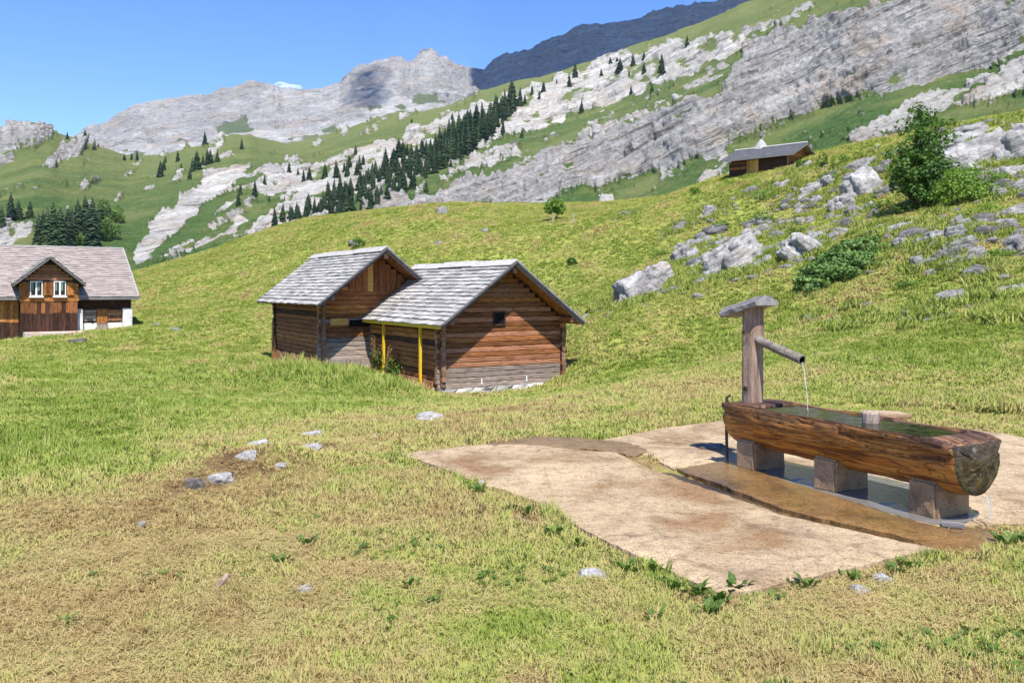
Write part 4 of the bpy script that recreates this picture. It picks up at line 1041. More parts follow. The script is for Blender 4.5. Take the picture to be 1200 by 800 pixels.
# ------------------------------------------------------------------ the fountain
AX = R(27.5); far = Vector((2.18, 7.86, 0)); TL = 2.235
def trough():
    t = thing('water_trough', 'hollowed log trough brimming with water on stone blocks', 'trough', (far.x, far.y, 0), AX - R(90))
    # local x runs from the post end to the near end, y across (positive = away from the camera side)
    mb = MB(); stations = list(np.linspace(-.06, .30, 8)) + [.312] + list(np.linspace(.36, TL - .20, 110)) + [TL - .188] + list(np.linspace(TL - .15, TL, 6))
    na = 40; zt, hwid, zb = .565, .285, .165
    nloop = na + 5
    for s_ in stations:
        f = s_ / TL; cav = .305 < s_ < TL - .19
        wob = .02 * math.sin(s_ * 2.3 + .5) + .015 * math.sin(s_ * 5.1)
        endt = 1 - .05 * max(0, (s_ - TL + .22) / .22) ** 2 - .06 * max(0, (.06 - s_) / .12)
        zt_ = zt + .006 * math.sin(s_ * 7) - .03 * max(0, (s_ - TL + .2) / .2) ** 2
        for k in range(na):
            a = math.pi * k / (na - 1)                    # from the camera side rim down and round to the far rim
            c, sn = math.cos(a), math.sin(a)
            yy = -hwid * math.copysign(abs(c) ** .92, c); zz = zt_ - (zt_ - zb) * abs(sn) ** .94 if sn > 1e-6 else zt_
            n3 = float(fbm(np.array([s_ * 1.1 + 3, yy * 9, zz * 9]), 4, .65)); n4 = float(ridged(np.array([s_ * 1.6 + 7, yy * 19, zz * 19]), 3, .6))
            rim = math.exp(-((zz - zt) / .13) ** 2)
            dd = 1 + (.12 * n3 * (.5 + rim) - .15 * max(0, n4 - .22) * (.25 + 1.5 * rim)) * (0 if k in (0, na - 1) else 1)
            cz = .40
            mb.v.append((s_, (yy * dd + wob * .4) * endt, cz + (zz - cz) * dd * (endt if zz < cz else 1)))
        wi, zf = .246 + .01 * math.sin(s_ * 6), (.30 if cav else zt_ - .002)
        for (y_, z_) in ((wi + .012, zt_ - .004), (wi, zf), (0, zf), (-wi, zf), (-wi - .012, zt_ - .004)): mb.v.append((s_, y_ + wob * .4, z_))
    ns = len(stations)
    for i in range(ns - 1):
        for k in range(nloop):
            k2 = (k + 1) % nloop; mb.f.append((i*nloop+k, i*nloop+k2, (i+1)*nloop+k2, (i+1)*nloop+k)); mb.m.append(0)
    for i, sg, mi in ((0, -1, 0), (ns - 1, 1, 1)):          # rough sawn ends
        ring = [i * nloop + k for k in range(nloop)]; prev = ring; x = stations[i]
        cen = Vector((x, 0, .39)); rp = [Vector(mb.v[r]) for r in ring]
        for f in (.86, .7, .52, .34, .17):
            cur = []
            for p in rp:
                q = cen.lerp(p, f); nz = float(fbm(np.array([q.y * 7, q.z * 7, 3.0 + i]), 4, .65)); q.x = x + sg * (.035 * (1 - f) + .05 * nz * (1 - f ** 4))
                cur.append(len(mb.v)); mb.v.append(tuple(q))
            for k in range(nloop):
                k2 = (k + 1) % nloop; fc = (prev[k], prev[k2], cur[k2], cur[k]); mb.f.append(fc if sg > 0 else fc[::-1]); mb.m.append(mi)
            prev = cur
        c = len(mb.v); mb.v.append((x + sg * .04, 0, .39))
        for k in range(nloop):
            k2 = (k + 1) % nloop; fc = (prev[k], prev[k2], c); mb.f.append(fc if sg > 0 else fc[::-1]); mb.m.append(mi)
    me = mb.mesh('log_body', [MT['trough_wood'], MT['trough_end']])
    bm = bmesh.new(); bm.from_mesh(me); bmesh.ops.recalc_face_normals(bm, faces=bm.faces); bm.to_mesh(me); bm.free(); shade_smooth(me)
    body = link('log_body', me, t)
    mb = MB(); nx, ny = 40, 10
    for i in range(nx + 1):
        for j in range(ny + 1):
            x = .306 + (TL - .19 - .306) * i / nx; y = -.251 + .502 * j / ny
            r_ = math.hypot(x - .74, y); z = .552 + .004 * math.exp(-r_ * 5) * math.cos(r_ * 60); mb.v.append((x, y + .012 * math.sin(x * 2.3 + .5) * .6, z))
    for i in range(nx):
        for j in range(ny): a = i * (ny + 1) + j; mb.f.append((a, a + ny + 1, a + ny + 2, a + 1)); mb.m.append(0)
    me = mb.mesh('water', MT['water']); shade_smooth(me); link('water', me, t)
    mb = MB(); mb.tube([(1.33, .02, .31), (1.33, .02, .56), (1.33, .02, .625), (1.33, .02, .638)], [.062, .066, .07, .064], 14)
    part('overflow_peg', mb, MT['peg_wood'], t)
    mb = MB(); mb.tube([(TL + .03, .05, .17), (TL + .045, .05, .1), (TL + .05, .05, -.0)], [.009, .007, .005], 6); mb.tube([(TL + .03, .01, .165), (TL + .035, .01, .0)], [.006, .004], 6); mb.tube([(TL + .03, .09, .18), (TL + .035, .09, .0)], [.005, .003], 6)
    part('dripping_water', mb, MT['falling_water'], t)
    mb = MB(); mb.tube([(-.085, -.18, -.05), (-.085, -.19, .3), (-.07, -.2, .6), (-.06, -.17, .62)], .014, 6); part('iron_rod', mb, MT['iron'], t)
    for i, lab in enumerate(('stone block under the trough below the post', 'stone block under the middle of the trough', 'stone block under the dripping end of the trough')):
        s0 = (.06, .06 + .90, TL - .40)[i] ; lx, ly = .23, .38
        bm = bmesh.new(); bmesh.ops.create_cube(bm, size=1); bmesh.ops.scale(bm, vec=(lx, ly, .27), verts=bm.verts); bmesh.ops.bevel(bm, geom=bm.edges[:], offset=.018, segments=2, affect='EDGES'); bmesh.ops.subdivide_edges(bm, edges=bm.edges[:], cuts=2, use_grid_fill=True)
        for v in bm.verts:
            n = float(fbm(np.array(v.co[:]) * 9 + i * 5, 4)); v.co += v.co.normalized() * .014 * n
        me = bpy.data.meshes.new('support_block'); bm.to_mesh(me); bm.free(); me.materials.append(MT['block_stone'])
        o = link('support_block', me, None, far + Matrix.Rotation(AX - R(90), 3, 'Z') @ Vector((s0 + lx / 2, -.02, .115)), (0, 0, AX - R(90)))
        tag(o, lab, 'stone block', 'stone blocks under the trough')
trough()
def spout_post():
    t = thing('spout_post', 'wooden fountain post with slanted cap board and spout', 'fountain post', (far.x, far.y, 0), AX - R(90))
    mb = MB(); st = 14
    rings = []
    for i in range(st + 1):
        z = .30 + (1.43 - .30) * i / st; w = .086 - .006 * i / st
        for k in range(16):
            a = 2 * math.pi * (k + .5) / 16; c, s_ = math.cos(a), math.sin(a)
            x = .05 + w * math.copysign(abs(c) ** .5, c); y = w * .95 * math.copysign(abs(s_) ** .5, s_)
            n = float(fbm(np.array([x * 14, y * 14, z * 1.5]), 4)); mb.v.append((x + .012 * n * c, y + .012 * n * s_, z))
    for i in range(st):
        for k in range(16): k2 = (k + 1) % 16; mb.f.append((i*16+k, i*16+k2, (i+1)*16+k2, (i+1)*16+k)); mb.m.append(0)
    mb.f.append(tuple(st*16+k for k in range(16))); mb.m.append(0)
    part('post', mb, MT['post_wood'], t)
    # cap board: half round timber, tilted up towards the spout
    mb = MB(); prof = [(-.13, 0), (-.135, .035), (-.075, .085), (0, .095), (.075, .085), (.135, .035), (.13, 0)]; n = len(prof); st = 8
    M = Matrix.Translation((.05, 0, 1.405)) @ Matrix.Rotation(R(-14), 4, 'Y')
    for i in range(st + 1):
        x = -.31 + .50 * i / st
        for (y, z) in prof: mb.v.append(tuple(M @ Vector((x + random.uniform(-.006, .006), y + random.uniform(-.005, .005), z + random.uniform(-.005, .005)))))
    for i in range(st):
        for k in range(n): k2 = (k + 1) % n; mb.f.append((i*n+k2, i*n+k, (i+1)*n+k, (i+1)*n+k2)); mb.m.append(0)
    mb.f.append(tuple(range(n))); mb.f.append(tuple(st*n+k for k in range(n))[::-1]); mb.m += [0, 0]
    part('cap_board', mb, MT['cap_wood'], t)
    # hollow spout pipe
    mb = MB(); p0, p1 = Vector((.06, -.01, 1.155)), Vector((.645, -.0, .99)); N = 12; ax_ = (p1 - p0).normalized(); a = ax_.cross(Vector((0, 0, 1))).normalized(); b = a.cross(ax_)
    ringdef = [(0, .042), (.2, .045), (.4, .041), (.6, .044), (.8, .042), (1, .044), (1.0, .031), (.8, .029)]
    for f, r_ in ringdef:
        for k in range(N): an = 2 * math.pi * k / N; mb.v.append(tuple(p0.lerp(p1, f) + (a * math.cos(an) + b * math.sin(an)) * (r_ + random.uniform(-.002, .002))))
    for i in range(len(ringdef) - 1):
        for k in range(N): k2 = (k + 1) % N; mb.f.append((i*N+k, i*N+k2, (i+1)*N+k2, (i+1)*N+k)); mb.m.append(0 if i < 6 else 1)
    mb.f.append(tuple((len(ringdef) - 1) * N + k for k in range(N))); mb.m.append(1)
    part('spout_pipe', mb, [MT['pipe_wood'], MT['dark_void']], t)
    mb = MB(); pts = []; v0 = .25
    for i in range(12):
        tt = i * .027; pts.append((.64 + v0 * tt, 0.004 * math.sin(i * 1.7), .965 - 4.9 * tt * tt * .98 - .05 * tt))
    mb.tube(pts, [.0065 - .0003 * i + .0008 * math.sin(i * 2.1) for i in range(12)], 7); part('water_jet', mb, MT['falling_water'], t)
    mb = MB()
    for z in (.70, .715): pass
    mb.tube([(.048, -.08, .69), (.048, -.094, .69)], .022, 8); mb.tube([(.02, -.078, 1.2), (.02, -.092, 1.2)], .012, 8); part('knot', mb, MT['log_dark'], t)
spout_post()
# flat pale disc lying behind the trough
p = hit(1040, 488, 9.5); mb = MB(); mb.tube([(0, 0, -.06), (0, 0, .012), (0, 0, .02)], [.28, .28, .26], 28)
tag(link('concrete_disc', mb.mesh('concrete_disc', MT['concrete_pale']), None, (p.x, p.y, p.z + .02)), 'flat pale round disc on the grass behind the trough', 'concrete disc')
# ------------------------------------------------------------------ rocks
ROCKM = {}
def rock_mesh(seed, kind, sub, slabs=0):
    """angular layered outcrop, unit size: a pile of overlapping beds, or one faceted boulder"""
    key = (seed, kind, sub, slabs)
    if key in ROCKM: return ROCKM[key]
    bm = bmesh.new(); bmesh.ops.create_icosphere(bm, subdivisions=sub, radius=1)
    V = np.array([v.co[:] for v in bm.verts]); F = np.array([[v.index for v in f.verts] for f in bm.faces]); bm.free()
    r_ = np.random.default_rng(seed); VS, FS = [], []
    def facet(nr, d, cap):
        nr = nr / np.linalg.norm(nr, axis=1, keepdims=True); den = V @ nr.T
        return V * np.minimum(np.where(den > .05, d[None] / np.maximum(den, .05), 9).min(1), cap)[:, None]
    if slabs:
        for k in range(slabs):
            nr = np.concatenate([r_.normal(size=(11, 3)), [[0, 0, 1], [.05, 0, 1], [0, 0, -1], [.2, -.9, .25], [-.9, -.2, .3], [.95, -.1, .12], [.5, -.8, .1]]])
            P = facet(nr, r_.uniform(.62, 1.0, len(nr)), 1.15); S = P[:, 2] * 3.6 + .7 * fbm(P * 1.2 + seed + k, 3); saw = (S - np.floor(S)) - .5
            P = P + V * np.array([1, 1, .1]) * (.20 * saw * (np.abs(V[:, 2]) < .9))[:, None]
            P = P + V * (.17 * fbm(P * 2.2 + seed * 1.7 + k, 5, .65) + .09 * ridged(P * np.array([3, 3, 8.]) + seed, 4, .62))[:, None]
            f = (k + .5) / slabs - .5; sz = r_.uniform(.42, .66) if slabs > 1 else 1.0; sz = max(sz, .62) if k == slabs // 2 else sz
            P = P * np.array([sz, sz * r_.uniform(.8, 1.2), r_.uniform(.55, 1.0)]) + np.array([1.25 * f + r_.uniform(-.12, .12), r_.uniform(-.3, .45), r_.uniform(-.28, .1)])
            VS.append(P); FS.append(F + len(V) * k)
    else:
        nr = np.concatenate([r_.normal(size=(13, 3)), [[0, 0, 1], [0, 0, -1], [.2, -.9, .25], [-.9, -.2, .2], [.9, .1, .3]]])
        P = facet(nr, r_.uniform(.62, 1.0, len(nr)), 1.15)
        VS.append(P + V * (.15 * fbm(P * 2.1 + seed * 1.7, 5, .62) + .07 * ridged(P * np.array([3, 3, 7.]) + seed, 4, .6))[:, None]); FS.append(F)
    me = np_mesh('rock', np.concatenate(VS), np.concatenate(FS), MT[kind], smooth=False)
    ROCKM[key] = me
    return me

def rock(px, py, w, h, tilt, kind, label, name='rock', group=None, seed=None, depthf=.8, sink=.32, cat='rock', dmin=3.0):
    """outcrop standing where the photo shows it; px,py = middle of its foot, w,h in photo pixels"""
    p = hit(px, py, dmin); d = p.y; W, H = w / FPX * d, h / FPX * d
    sub = 5 if w > 45 else 4 if w > 14 else 3
    seed = seed if seed is not None else int(px * 3 + py * 7) % 97
    if d < 17: kind = kind.replace('rock_', 'stone_')
    o = link(name, rock_mesh(seed, kind, 4 if w > 30 else 3, 5 if w > 55 else 4 if w > 36 else 3) if tilt > 9 and w > 20 and d > 17 else rock_mesh(seed, kind, sub))
    o.rotation_euler = (random.uniform(-.1, .1), -R(tilt), random.uniform(-.25, .25))
    k = H * (1 + sink)
    big = tilt > 9 and w > 20 and d > 17
    o.scale = (W * .56, W * .56 * depthf, k * (.80 if big else .62))
    o.location = (p.x, p.y + W * .12, p.z + H * .5 - k * .5 + .06 * H)
    return tag(o, label, cat, group)

ROCKS = [  # px, py(foot), w, h, tilt, material, label
 (755, 344, 82, 44, 27, 'rock_grey', 'big pale layered outcrop at the left end of the rock band'),
 (803, 306, 42, 34, 25, 'rock_grey', 'rock leaning beside the two largest outcrops of the band'),
 (858, 318, 86, 46, 30, 'rock_pale', 'largest smooth pale slab outcrop in the middle of the band'),
 (884, 315, 52, 14, 24, 'rock_pale', 'long low ledge below the largest slab outcrop'),
 (845, 288, 30, 16, 22, 'rock_grey', 'small ledge just above the largest slab outcrop'),
 (884, 281, 30, 22, 25, 'rock_grey', 'block above the right end of the largest slab'),
 (917, 295, 24, 18, 15, 'rock_grey', 'small block between the slab and the broken crag'),
 (945, 300, 40, 40, 55, 'rock_pale', 'steep broken crag standing left of the juniper mat'),
 (961, 281, 26, 26, 40, 'rock_grey', 'upper block of the broken crag above the juniper mat'),
 (933, 262, 28, 20, 20, 'rock_grey', 'grey block above the broken crag'),
 (922, 242, 22, 14, 15, 'rock_dark', 'low dark rock in the grass above the crag'),
 (960, 222, 42, 20, 25, 'rock_grey', 'slanting slab below the hut path'),
 (992, 246, 38, 28, 30, 'rock_grey', 'grey slab left of the leafy shrub, lower one'),
 (1014, 249, 30, 20, 35, 'rock_grey', 'tilted slab touching the shade under the leafy shrub'),
 (1020, 226, 54, 40, 32, 'rock_pale', 'large tilted slab against the left side of the leafy shrub'),
 (1012, 195, 48, 15, 28, 'rock_grey', 'thin slab near the skyline left of the leafy shrub'),
 (994, 268, 20, 22, 0, 'rock_dark', 'dark upright stone above the juniper mat'),
 (958, 240, 20, 16, 20, 'rock_grey', 'small stone between the slanting slabs'),
 (917, 219, 30, 10, 22, 'rock_grey', 'flat stone on the slope below the hut'),
 (942, 197, 26, 9, 20, 'rock_pale', 'flat ledge right beside the hut wall'),
 (880, 226, 20, 9, 15, 'rock_grey', 'small flat stone below the hut door'),
 (831, 252, 36, 16, 20, 'rock_grey', 'grey low rock alone on the upper slope'),
 (797, 268, 26, 18, 10, 'rock_dark', 'dark rounded rock alone on the upper slope'),
 (737, 252, 20, 7, 5, 'rock_pale', 'white flat stone near the skyline'),
 (1063, 268, 42, 15, 12, 'rock_pale', 'pale flat slab right above the juniper mat'),
 (1030, 270, 40, 9, 18, 'rock_pale', 'long thin ledge at the top of the juniper mat'),
 (1110, 281, 62, 22, 16, 'rock_grey', 'broad grey ledge below the leafy shrub'),
 (1122, 268, 28, 16, 25, 'rock_grey', 'block resting on the broad grey ledge'),
 (1092, 292, 24, 8, 8, 'rock_pale', 'small ledge below the broad grey one'),
 (1094, 311, 42, 17, 14, 'rock_grey', 'white speckled ledge in the right hand meadow'),
 (1118, 311, 30, 11, 8, 'rock_pale', 'flat white stone touching the speckled ledge'),
 (1150, 322, 40, 16, -10, 'rock_grey', 'slab sloping down to the big white sheet of rock'),
 (1184, 346, 60, 27, 14, 'rock_pale', 'big white sheet of rock at the right edge'),
 (1121, 353, 58, 21, 17, 'rock_grey', 'speckled wedge of rock below the white sheet'),
 (1006, 382, 54, 8, 4, 'rock_pale', 'long flat white rock nearly level with the grass'),
 (956, 372, 22, 11, 0, 'rock_grey', 'small pale stone left of the long flat rock'),
 (1000, 363, 16, 11, 5, 'rock_grey', 'grey stone in the brown hollow above the flat rock'),
 (1023, 370, 12, 11, 10, 'rock_pale', 'little white upright stone above the flat rock'),
 (1064, 372, 22, 7, 0, 'rock_grey', 'low pale stone beside the dark square boulder'),
 (1094, 373, 21, 12, 0, 'rock_grey', 'square grey boulder in the short grass'),
 (1151, 375, 18, 17, 30, 'rock_pale', 'pointed pale stone right of the square boulder'),
 (1168, 380, 13, 8, 0, 'rock_grey', 'small round stone right of the pointed one'),
 (1202, 377, 14, 16, 0, 'rock_grey', 'grey stone cut by the right edge'),
 (1065, 388, 8, 5, 0, 'rock_pale', 'tiny white stone on bare soil'),
 (1188, 257, 42, 24, 8, 'rock_pale', 'rounded white boulder at the right edge'),
 (1171, 232, 28, 24, 20, 'rock_grey', 'broken grey rock above the rounded white boulder'),
 (1187, 206, 38, 19, 5, 'rock_pale', 'bright flat rock face under the summit slabs'),
 (1156, 190, 120, 58, 24, 'rock_grey', 'great tilted summit slab on the knoll'),
 (1142, 162, 112, 26, 17, 'rock_grey', 'upper summit slab lying on the knoll crest'),
 (1192, 182, 66, 48, 12, 'rock_grey', 'right hand summit block over a dark overhang'),
 (1124, 192, 28, 22, 5, 'rock_dark', 'dark square block under the summit slab'),
 (1104, 160, 26, 16, 15, 'rock_dark', 'dark rock behind the top of the leafy shrub'),
 (1160, 278, 34, 18, 0, 'rock_dark', 'dark split step of rock in the grass'),
 (1029, 312, 18, 8, 0, 'rock_grey', 'grey stone at the lower edge of the juniper mat'),
 (1100, 252, 16, 8, 10, 'rock_pale', 'little pale stone at the foot of the leafy shrub'),
 (518, 250, 18, 14, 10, 'rock_grey', 'grey boulder on the skyline above the rear cabin'),
 (418, 287, 20, 11, 0, 'rock_dark', 'brownish rock beside a low bush behind the rear cabin'),
 (568, 272, 12, 7, 0, 'rock_grey', 'small rock on the crest right of the skyline boulder'),
 (514, 286, 12, 6, 0, 'rock_grey', 'small rock just above the rear cabin ridge'),
 (502, 494, 46, 18, 5, 'rock_pale', 'speckled white boulder in the mown grass before the front cabin'),
 (287, 536, 26, 11, 8, 'rock_pale', 'bright white stone in the middle of the stony mound'),
 (255, 566, 34, 14, 12, 'rock_grey', 'dark and white stone at the low end of the stony mound'),
 (362, 512, 28, 11, 10, 'rock_grey', 'grey stone at the top of the stony mound'),
 (360, 528, 30, 10, 15, 'rock_pale', 'white stone at the right side of the stony mound'),
 (300, 524, 32, 10, 10, 'rock_grey', 'flat stone along the upper edge of the stony mound'),
 (228, 569, 30, 15, 0, 'rock_dark', 'dark stone at the left tip of the stony mound'),
 (329, 548, 16, 6, 0, 'rock_grey', 'small stone on the right flank of the stony mound'),
 (205, 388, 14, 6, 0, 'rock_grey', 'stone right of the farmhouse, the farther one from the wall'),
 (183, 382, 12, 5, 0, 'rock_grey', 'stone right of the farmhouse, close to its corner'),
 (88, 402, 24, 8, 5, 'rock_dark', 'dark flat rock in the grass before the farmhouse'),
 (440, 512, 12, 6, 0, 'rock_grey', 'small stone left of the speckled white boulder'),
 (166, 617, 15, 7, 0, 'rock_pale', 'little white stone on the dry cut grass'),
 (355, 693, 26, 9, 5, 'rock_grey', 'flat grey stone sunk in the near grass'),
 (694, 677, 36, 15, 0, 'rock_grey', 'rounded grey stone near the edge of the concrete slab'),
 (1008, 694, 28, 12, 5, 'rock_pale', 'pale broken stone at the right foot of the slab'),
 (1035, 681, 30, 10, 0, 'rock_pale', 'second pale broken stone touching the slab corner'),
 (612, 613, 10, 7, 0, 'rock_pale', 'pebble beside the slab edge, farther one'),
 (642, 617, 10, 7, 0, 'rock_pale', 'pebble beside the slab edge, nearer one'),
 (835, 528, 44, 13, 0, 'rock_dark', 'wet dark flat stone behind the trough post'),  # dark shape imitating the cap board's cast shadow on the slab
 (575, 571, 40, 9, -18, 'rock_pale', 'broken concrete piece along the slab edge'),
 (540, 553, 30, 7, -18, 'rock_grey', 'smaller broken concrete piece along the slab edge'),
 (700, 626, 12, 8, -20, 'rock_pale', 'chip of concrete at the slab edge, larger one'),
 (725, 636, 12, 7, -20, 'rock_grey', 'chip of concrete at the slab edge, darker one'),
]
ROCKPOS = []
for r_ in ROCKS:
    o = rock(*r_, sink=.3); ROCKPOS.append((o.location.x, o.location.y, r_[2] / FPX * o.location.y))
# brown earth of the stony mound and drift wood
def chip(name, px, py, size, rot, mat, label, cat):
    p = hit(px, py); mb = MB()
    lx, ly, lz = size; n = 5
    for i in range(n + 1):
        f = i / n - .5; w = 1 - .5 * abs(f) ** 2 - .1 * random.random()
        for (a, b) in ((-.5, -.5), (.5, -.45), (.45, .5), (-.5, .4)): mb.v.append((f * lx, a * ly * w, (b * w + random.uniform(-.08, .08)) * lz))
    for i in range(n):
        for k in range(4): k2 = (k + 1) % 4; mb.f.append((i*4+k, i*4+k2, (i+1)*4+k2, (i+1)*4+k)); mb.m.append(0)
    mb.f += [(3, 2, 1, 0), (n*4, n*4+1, n*4+2, n*4+3)]; mb.m += [0, 0]
    tag(link(name, mb.mesh(name, MT[mat]), None, (p.x, p.y, p.z + lz * .5 + .03), rot), label, cat)
chip('wood_chip', 260, 690, (.10, .035, .02), (0, R(-35), R(60)), 'post_wood', 'grey splinter of wood sticking up from the cut grass', 'wood chip')
chip('driftwood', 1117, 624, (.14, .04, .035), (0, 0, R(-25)), 'cap_wood', 'grey stick on the mud at the end of the trough', 'stick')
#chip('wood_chip', 420, 742, (.16, .05, .02), (0, 0, R(25)), 'peg_wood', 'pale flake of wood lying in the near grass', 'wood chip')

# ------------------------------------------------------------------ conifers
def conifer_mesh(seed, slim, dense=1.0, with_trunk=True):
    r = random.Random(seed); mb = MB(); tiers = int(15 * dense)
    if with_trunk: mb.mi = 1; mb.tube([(0, 0, -.06), (0, 0, .25), (0, 0, .95)], [.022, .018, .004], 5, False)
    mb.mi = 0
    for i in range(tiers):
        f = i / (tiers - 1); z = .07 + .90 * f; rad = slim * (1 - f) ** .74 * (1 + .18 * r.uniform(-1, 1)) + .012
        n = max(5, int(9 * (1 - f) + 5)); a0 = r.random() * 6.28
        for k in range(n):
            a = a0 + 6.283 * k / n + r.uniform(-.22, .22); rr = rad * r.uniform(.7, 1.12)
            c, s_ = math.cos(a), math.sin(a); dz = rr * r.uniform(.35, .75); w = rr * r.uniform(.26, .44) + .006
            tip = (c * rr, s_ * rr, z - dz); root = (c * .01, s_ * .01, z + .035)
            m1 = (c * rr * .55 - s_ * w, s_ * rr * .55 + c * w, z - dz * .55 + .004); m2 = (c * rr * .55 + s_ * w, s_ * rr * .55 - c * w, z - dz * .55 + .004)
            lo = (c * rr * .5, s_ * rr * .5, z - dz * .75 - .025)
            mb.add([root, m1, tip, m2, lo], [(0, 1, 2), (0, 2, 3), (1, 4, 2), (4, 3, 2)])
    mb.add([(-.012, 0, .93), (.012, 0, .93), (0, 0, 1.03), (0, .012, .93)], [(0, 1, 2), (1, 3, 2), (3, 0, 2)])
    return mb.mesh('spruce_tree' if with_trunk else 'crown', [MT['needles'], MT['bark']])
CON = [conifer_mesh(k, .21 + .025 * (k % 4)) for k in range(7)]
CROWN = [conifer_mesh(30 + k, .19 + .025 * (k % 3), 1.4, False) for k in range(4)]
mbt = MB(); mbt.tube([(0, 0, -.06), (0, 0, .2), (0, 0, .96)], [.024, .02, .004], 7); TRUNK = mbt.mesh('trunk', MT['bark'])

def conifer(px, py, h, label, group=None, wide=1.0, parts=False):
    p = side_at(px, py); hh = h / FPX * p.y
    sc = (hh * wide, hh * wide, hh * random.uniform(.97, 1.06)); rz = random.uniform(0, 6.28); sc = (sc[0] * random.uniform(.8, 1.2), sc[1], sc[2])
    if parts:
        t = thing('spruce_tree', label, 'tree', p, rz, group); t.scale = sc
        link('trunk', TRUNK, t); link('crown', random.choice(CROWN), t)
    else:
        o = link('spruce_tree', random.choice(CON), None, p, (random.uniform(-.05, .05), random.uniform(-.05, .05), rz), sc); tag(o, label, 'tree', group)

BANDS = [  # dense strips of spruces: polygon of feet, spacing, height range, label, group
 ([(520,195),(512,182),(520,168),(545,150),(572,142),(596,126),(606,120),(610,126),(600,138),(580,150),(572,168),(552,178),(535,192)], 5.6, (20, 29), 'dark spruce in the thickest part of the wooded band', 'spruces in the thickest part of the band'),
 ([(428,212),(440,204),(470,188),(497,178),(512,182),(520,195),(530,192),(528,200),(508,206),(488,214),(470,214),(450,218)], 5.6, (15, 23), 'dark spruce in the middle of the wooded band', 'spruces in the middle of the band'),
 ([(320,268),(330,258),(350,250),(372,240),(395,226),(412,222),(428,212),(440,222),(424,236),(402,248),(396,254),(372,256),(345,262),(322,272)], 6.3, (15, 24), 'dark spruce at the lower end of the wooded band', 'spruces at the lower end of the band'),
 ([(388,258),(396,250),(420,240),(440,236),(470,218),(484,224),(470,232),(450,246),(420,256),(395,262)], 8.0, (16, 25), 'dark spruce along the lower edge of the wooded band', 'spruces along the lower edge of the band'),
 ([(375,212),(392,206),(420,198),(432,200),(420,210),(392,216)], 8, (13, 20), 'spruce in the loose upper row over the band', 'spruces in the loose upper row'),
]
for poly, sp, hr_, lab, grp in BANDS:
    xs = [p[0] for p in poly]; ys = [p[1] for p in poly]; pts = []; tries = 0
    while tries < 1600:
        tries += 1
        x, y = random.uniform(min(xs), max(xs)), random.uniform(min(ys), max(ys))
        if not inside(poly, np.array([x]), np.array([y]))[0]: continue
        if all((x - a) ** 2 + (1.6 * (y - b)) ** 2 > sp * sp for a, b in pts): pts.append((x, y))
    for x, y in pts:
        n_up = sum(inside(poly, np.array([x]), np.array([y - k]))[0] for k in (4, 8)); n_dn = sum(inside(poly, np.array([x]), np.array([y + k]))[0] for k in (4, 8))
        row = 'upper edge' if n_up < n_dn else 'lower edge' if n_dn < n_up else 'middle row'
        f = (x - min(xs)) / (max(xs) - min(xs)); sec = ('left end', 'left half', 'centre', 'right half', 'right end')[min(4, int(f * 5))]
        hk = random.choice((.8, 1.0, 1.1, 1.2, 1.3)); wd_ = {.8: 'short', 1.0: 'lowish', 1.1: 'middling', 1.2: 'tall', 1.3: 'very tall'}[hk]
        conifer(x, y, sum(hr_) / 2 * hk * random.uniform(.83, .95), '%s %s, %s, %s' % (wd_, lab, row, sec), '%s, %s, %s, %s' % (grp, row, sec, wd_), wide=random.uniform(.95, 1.3))
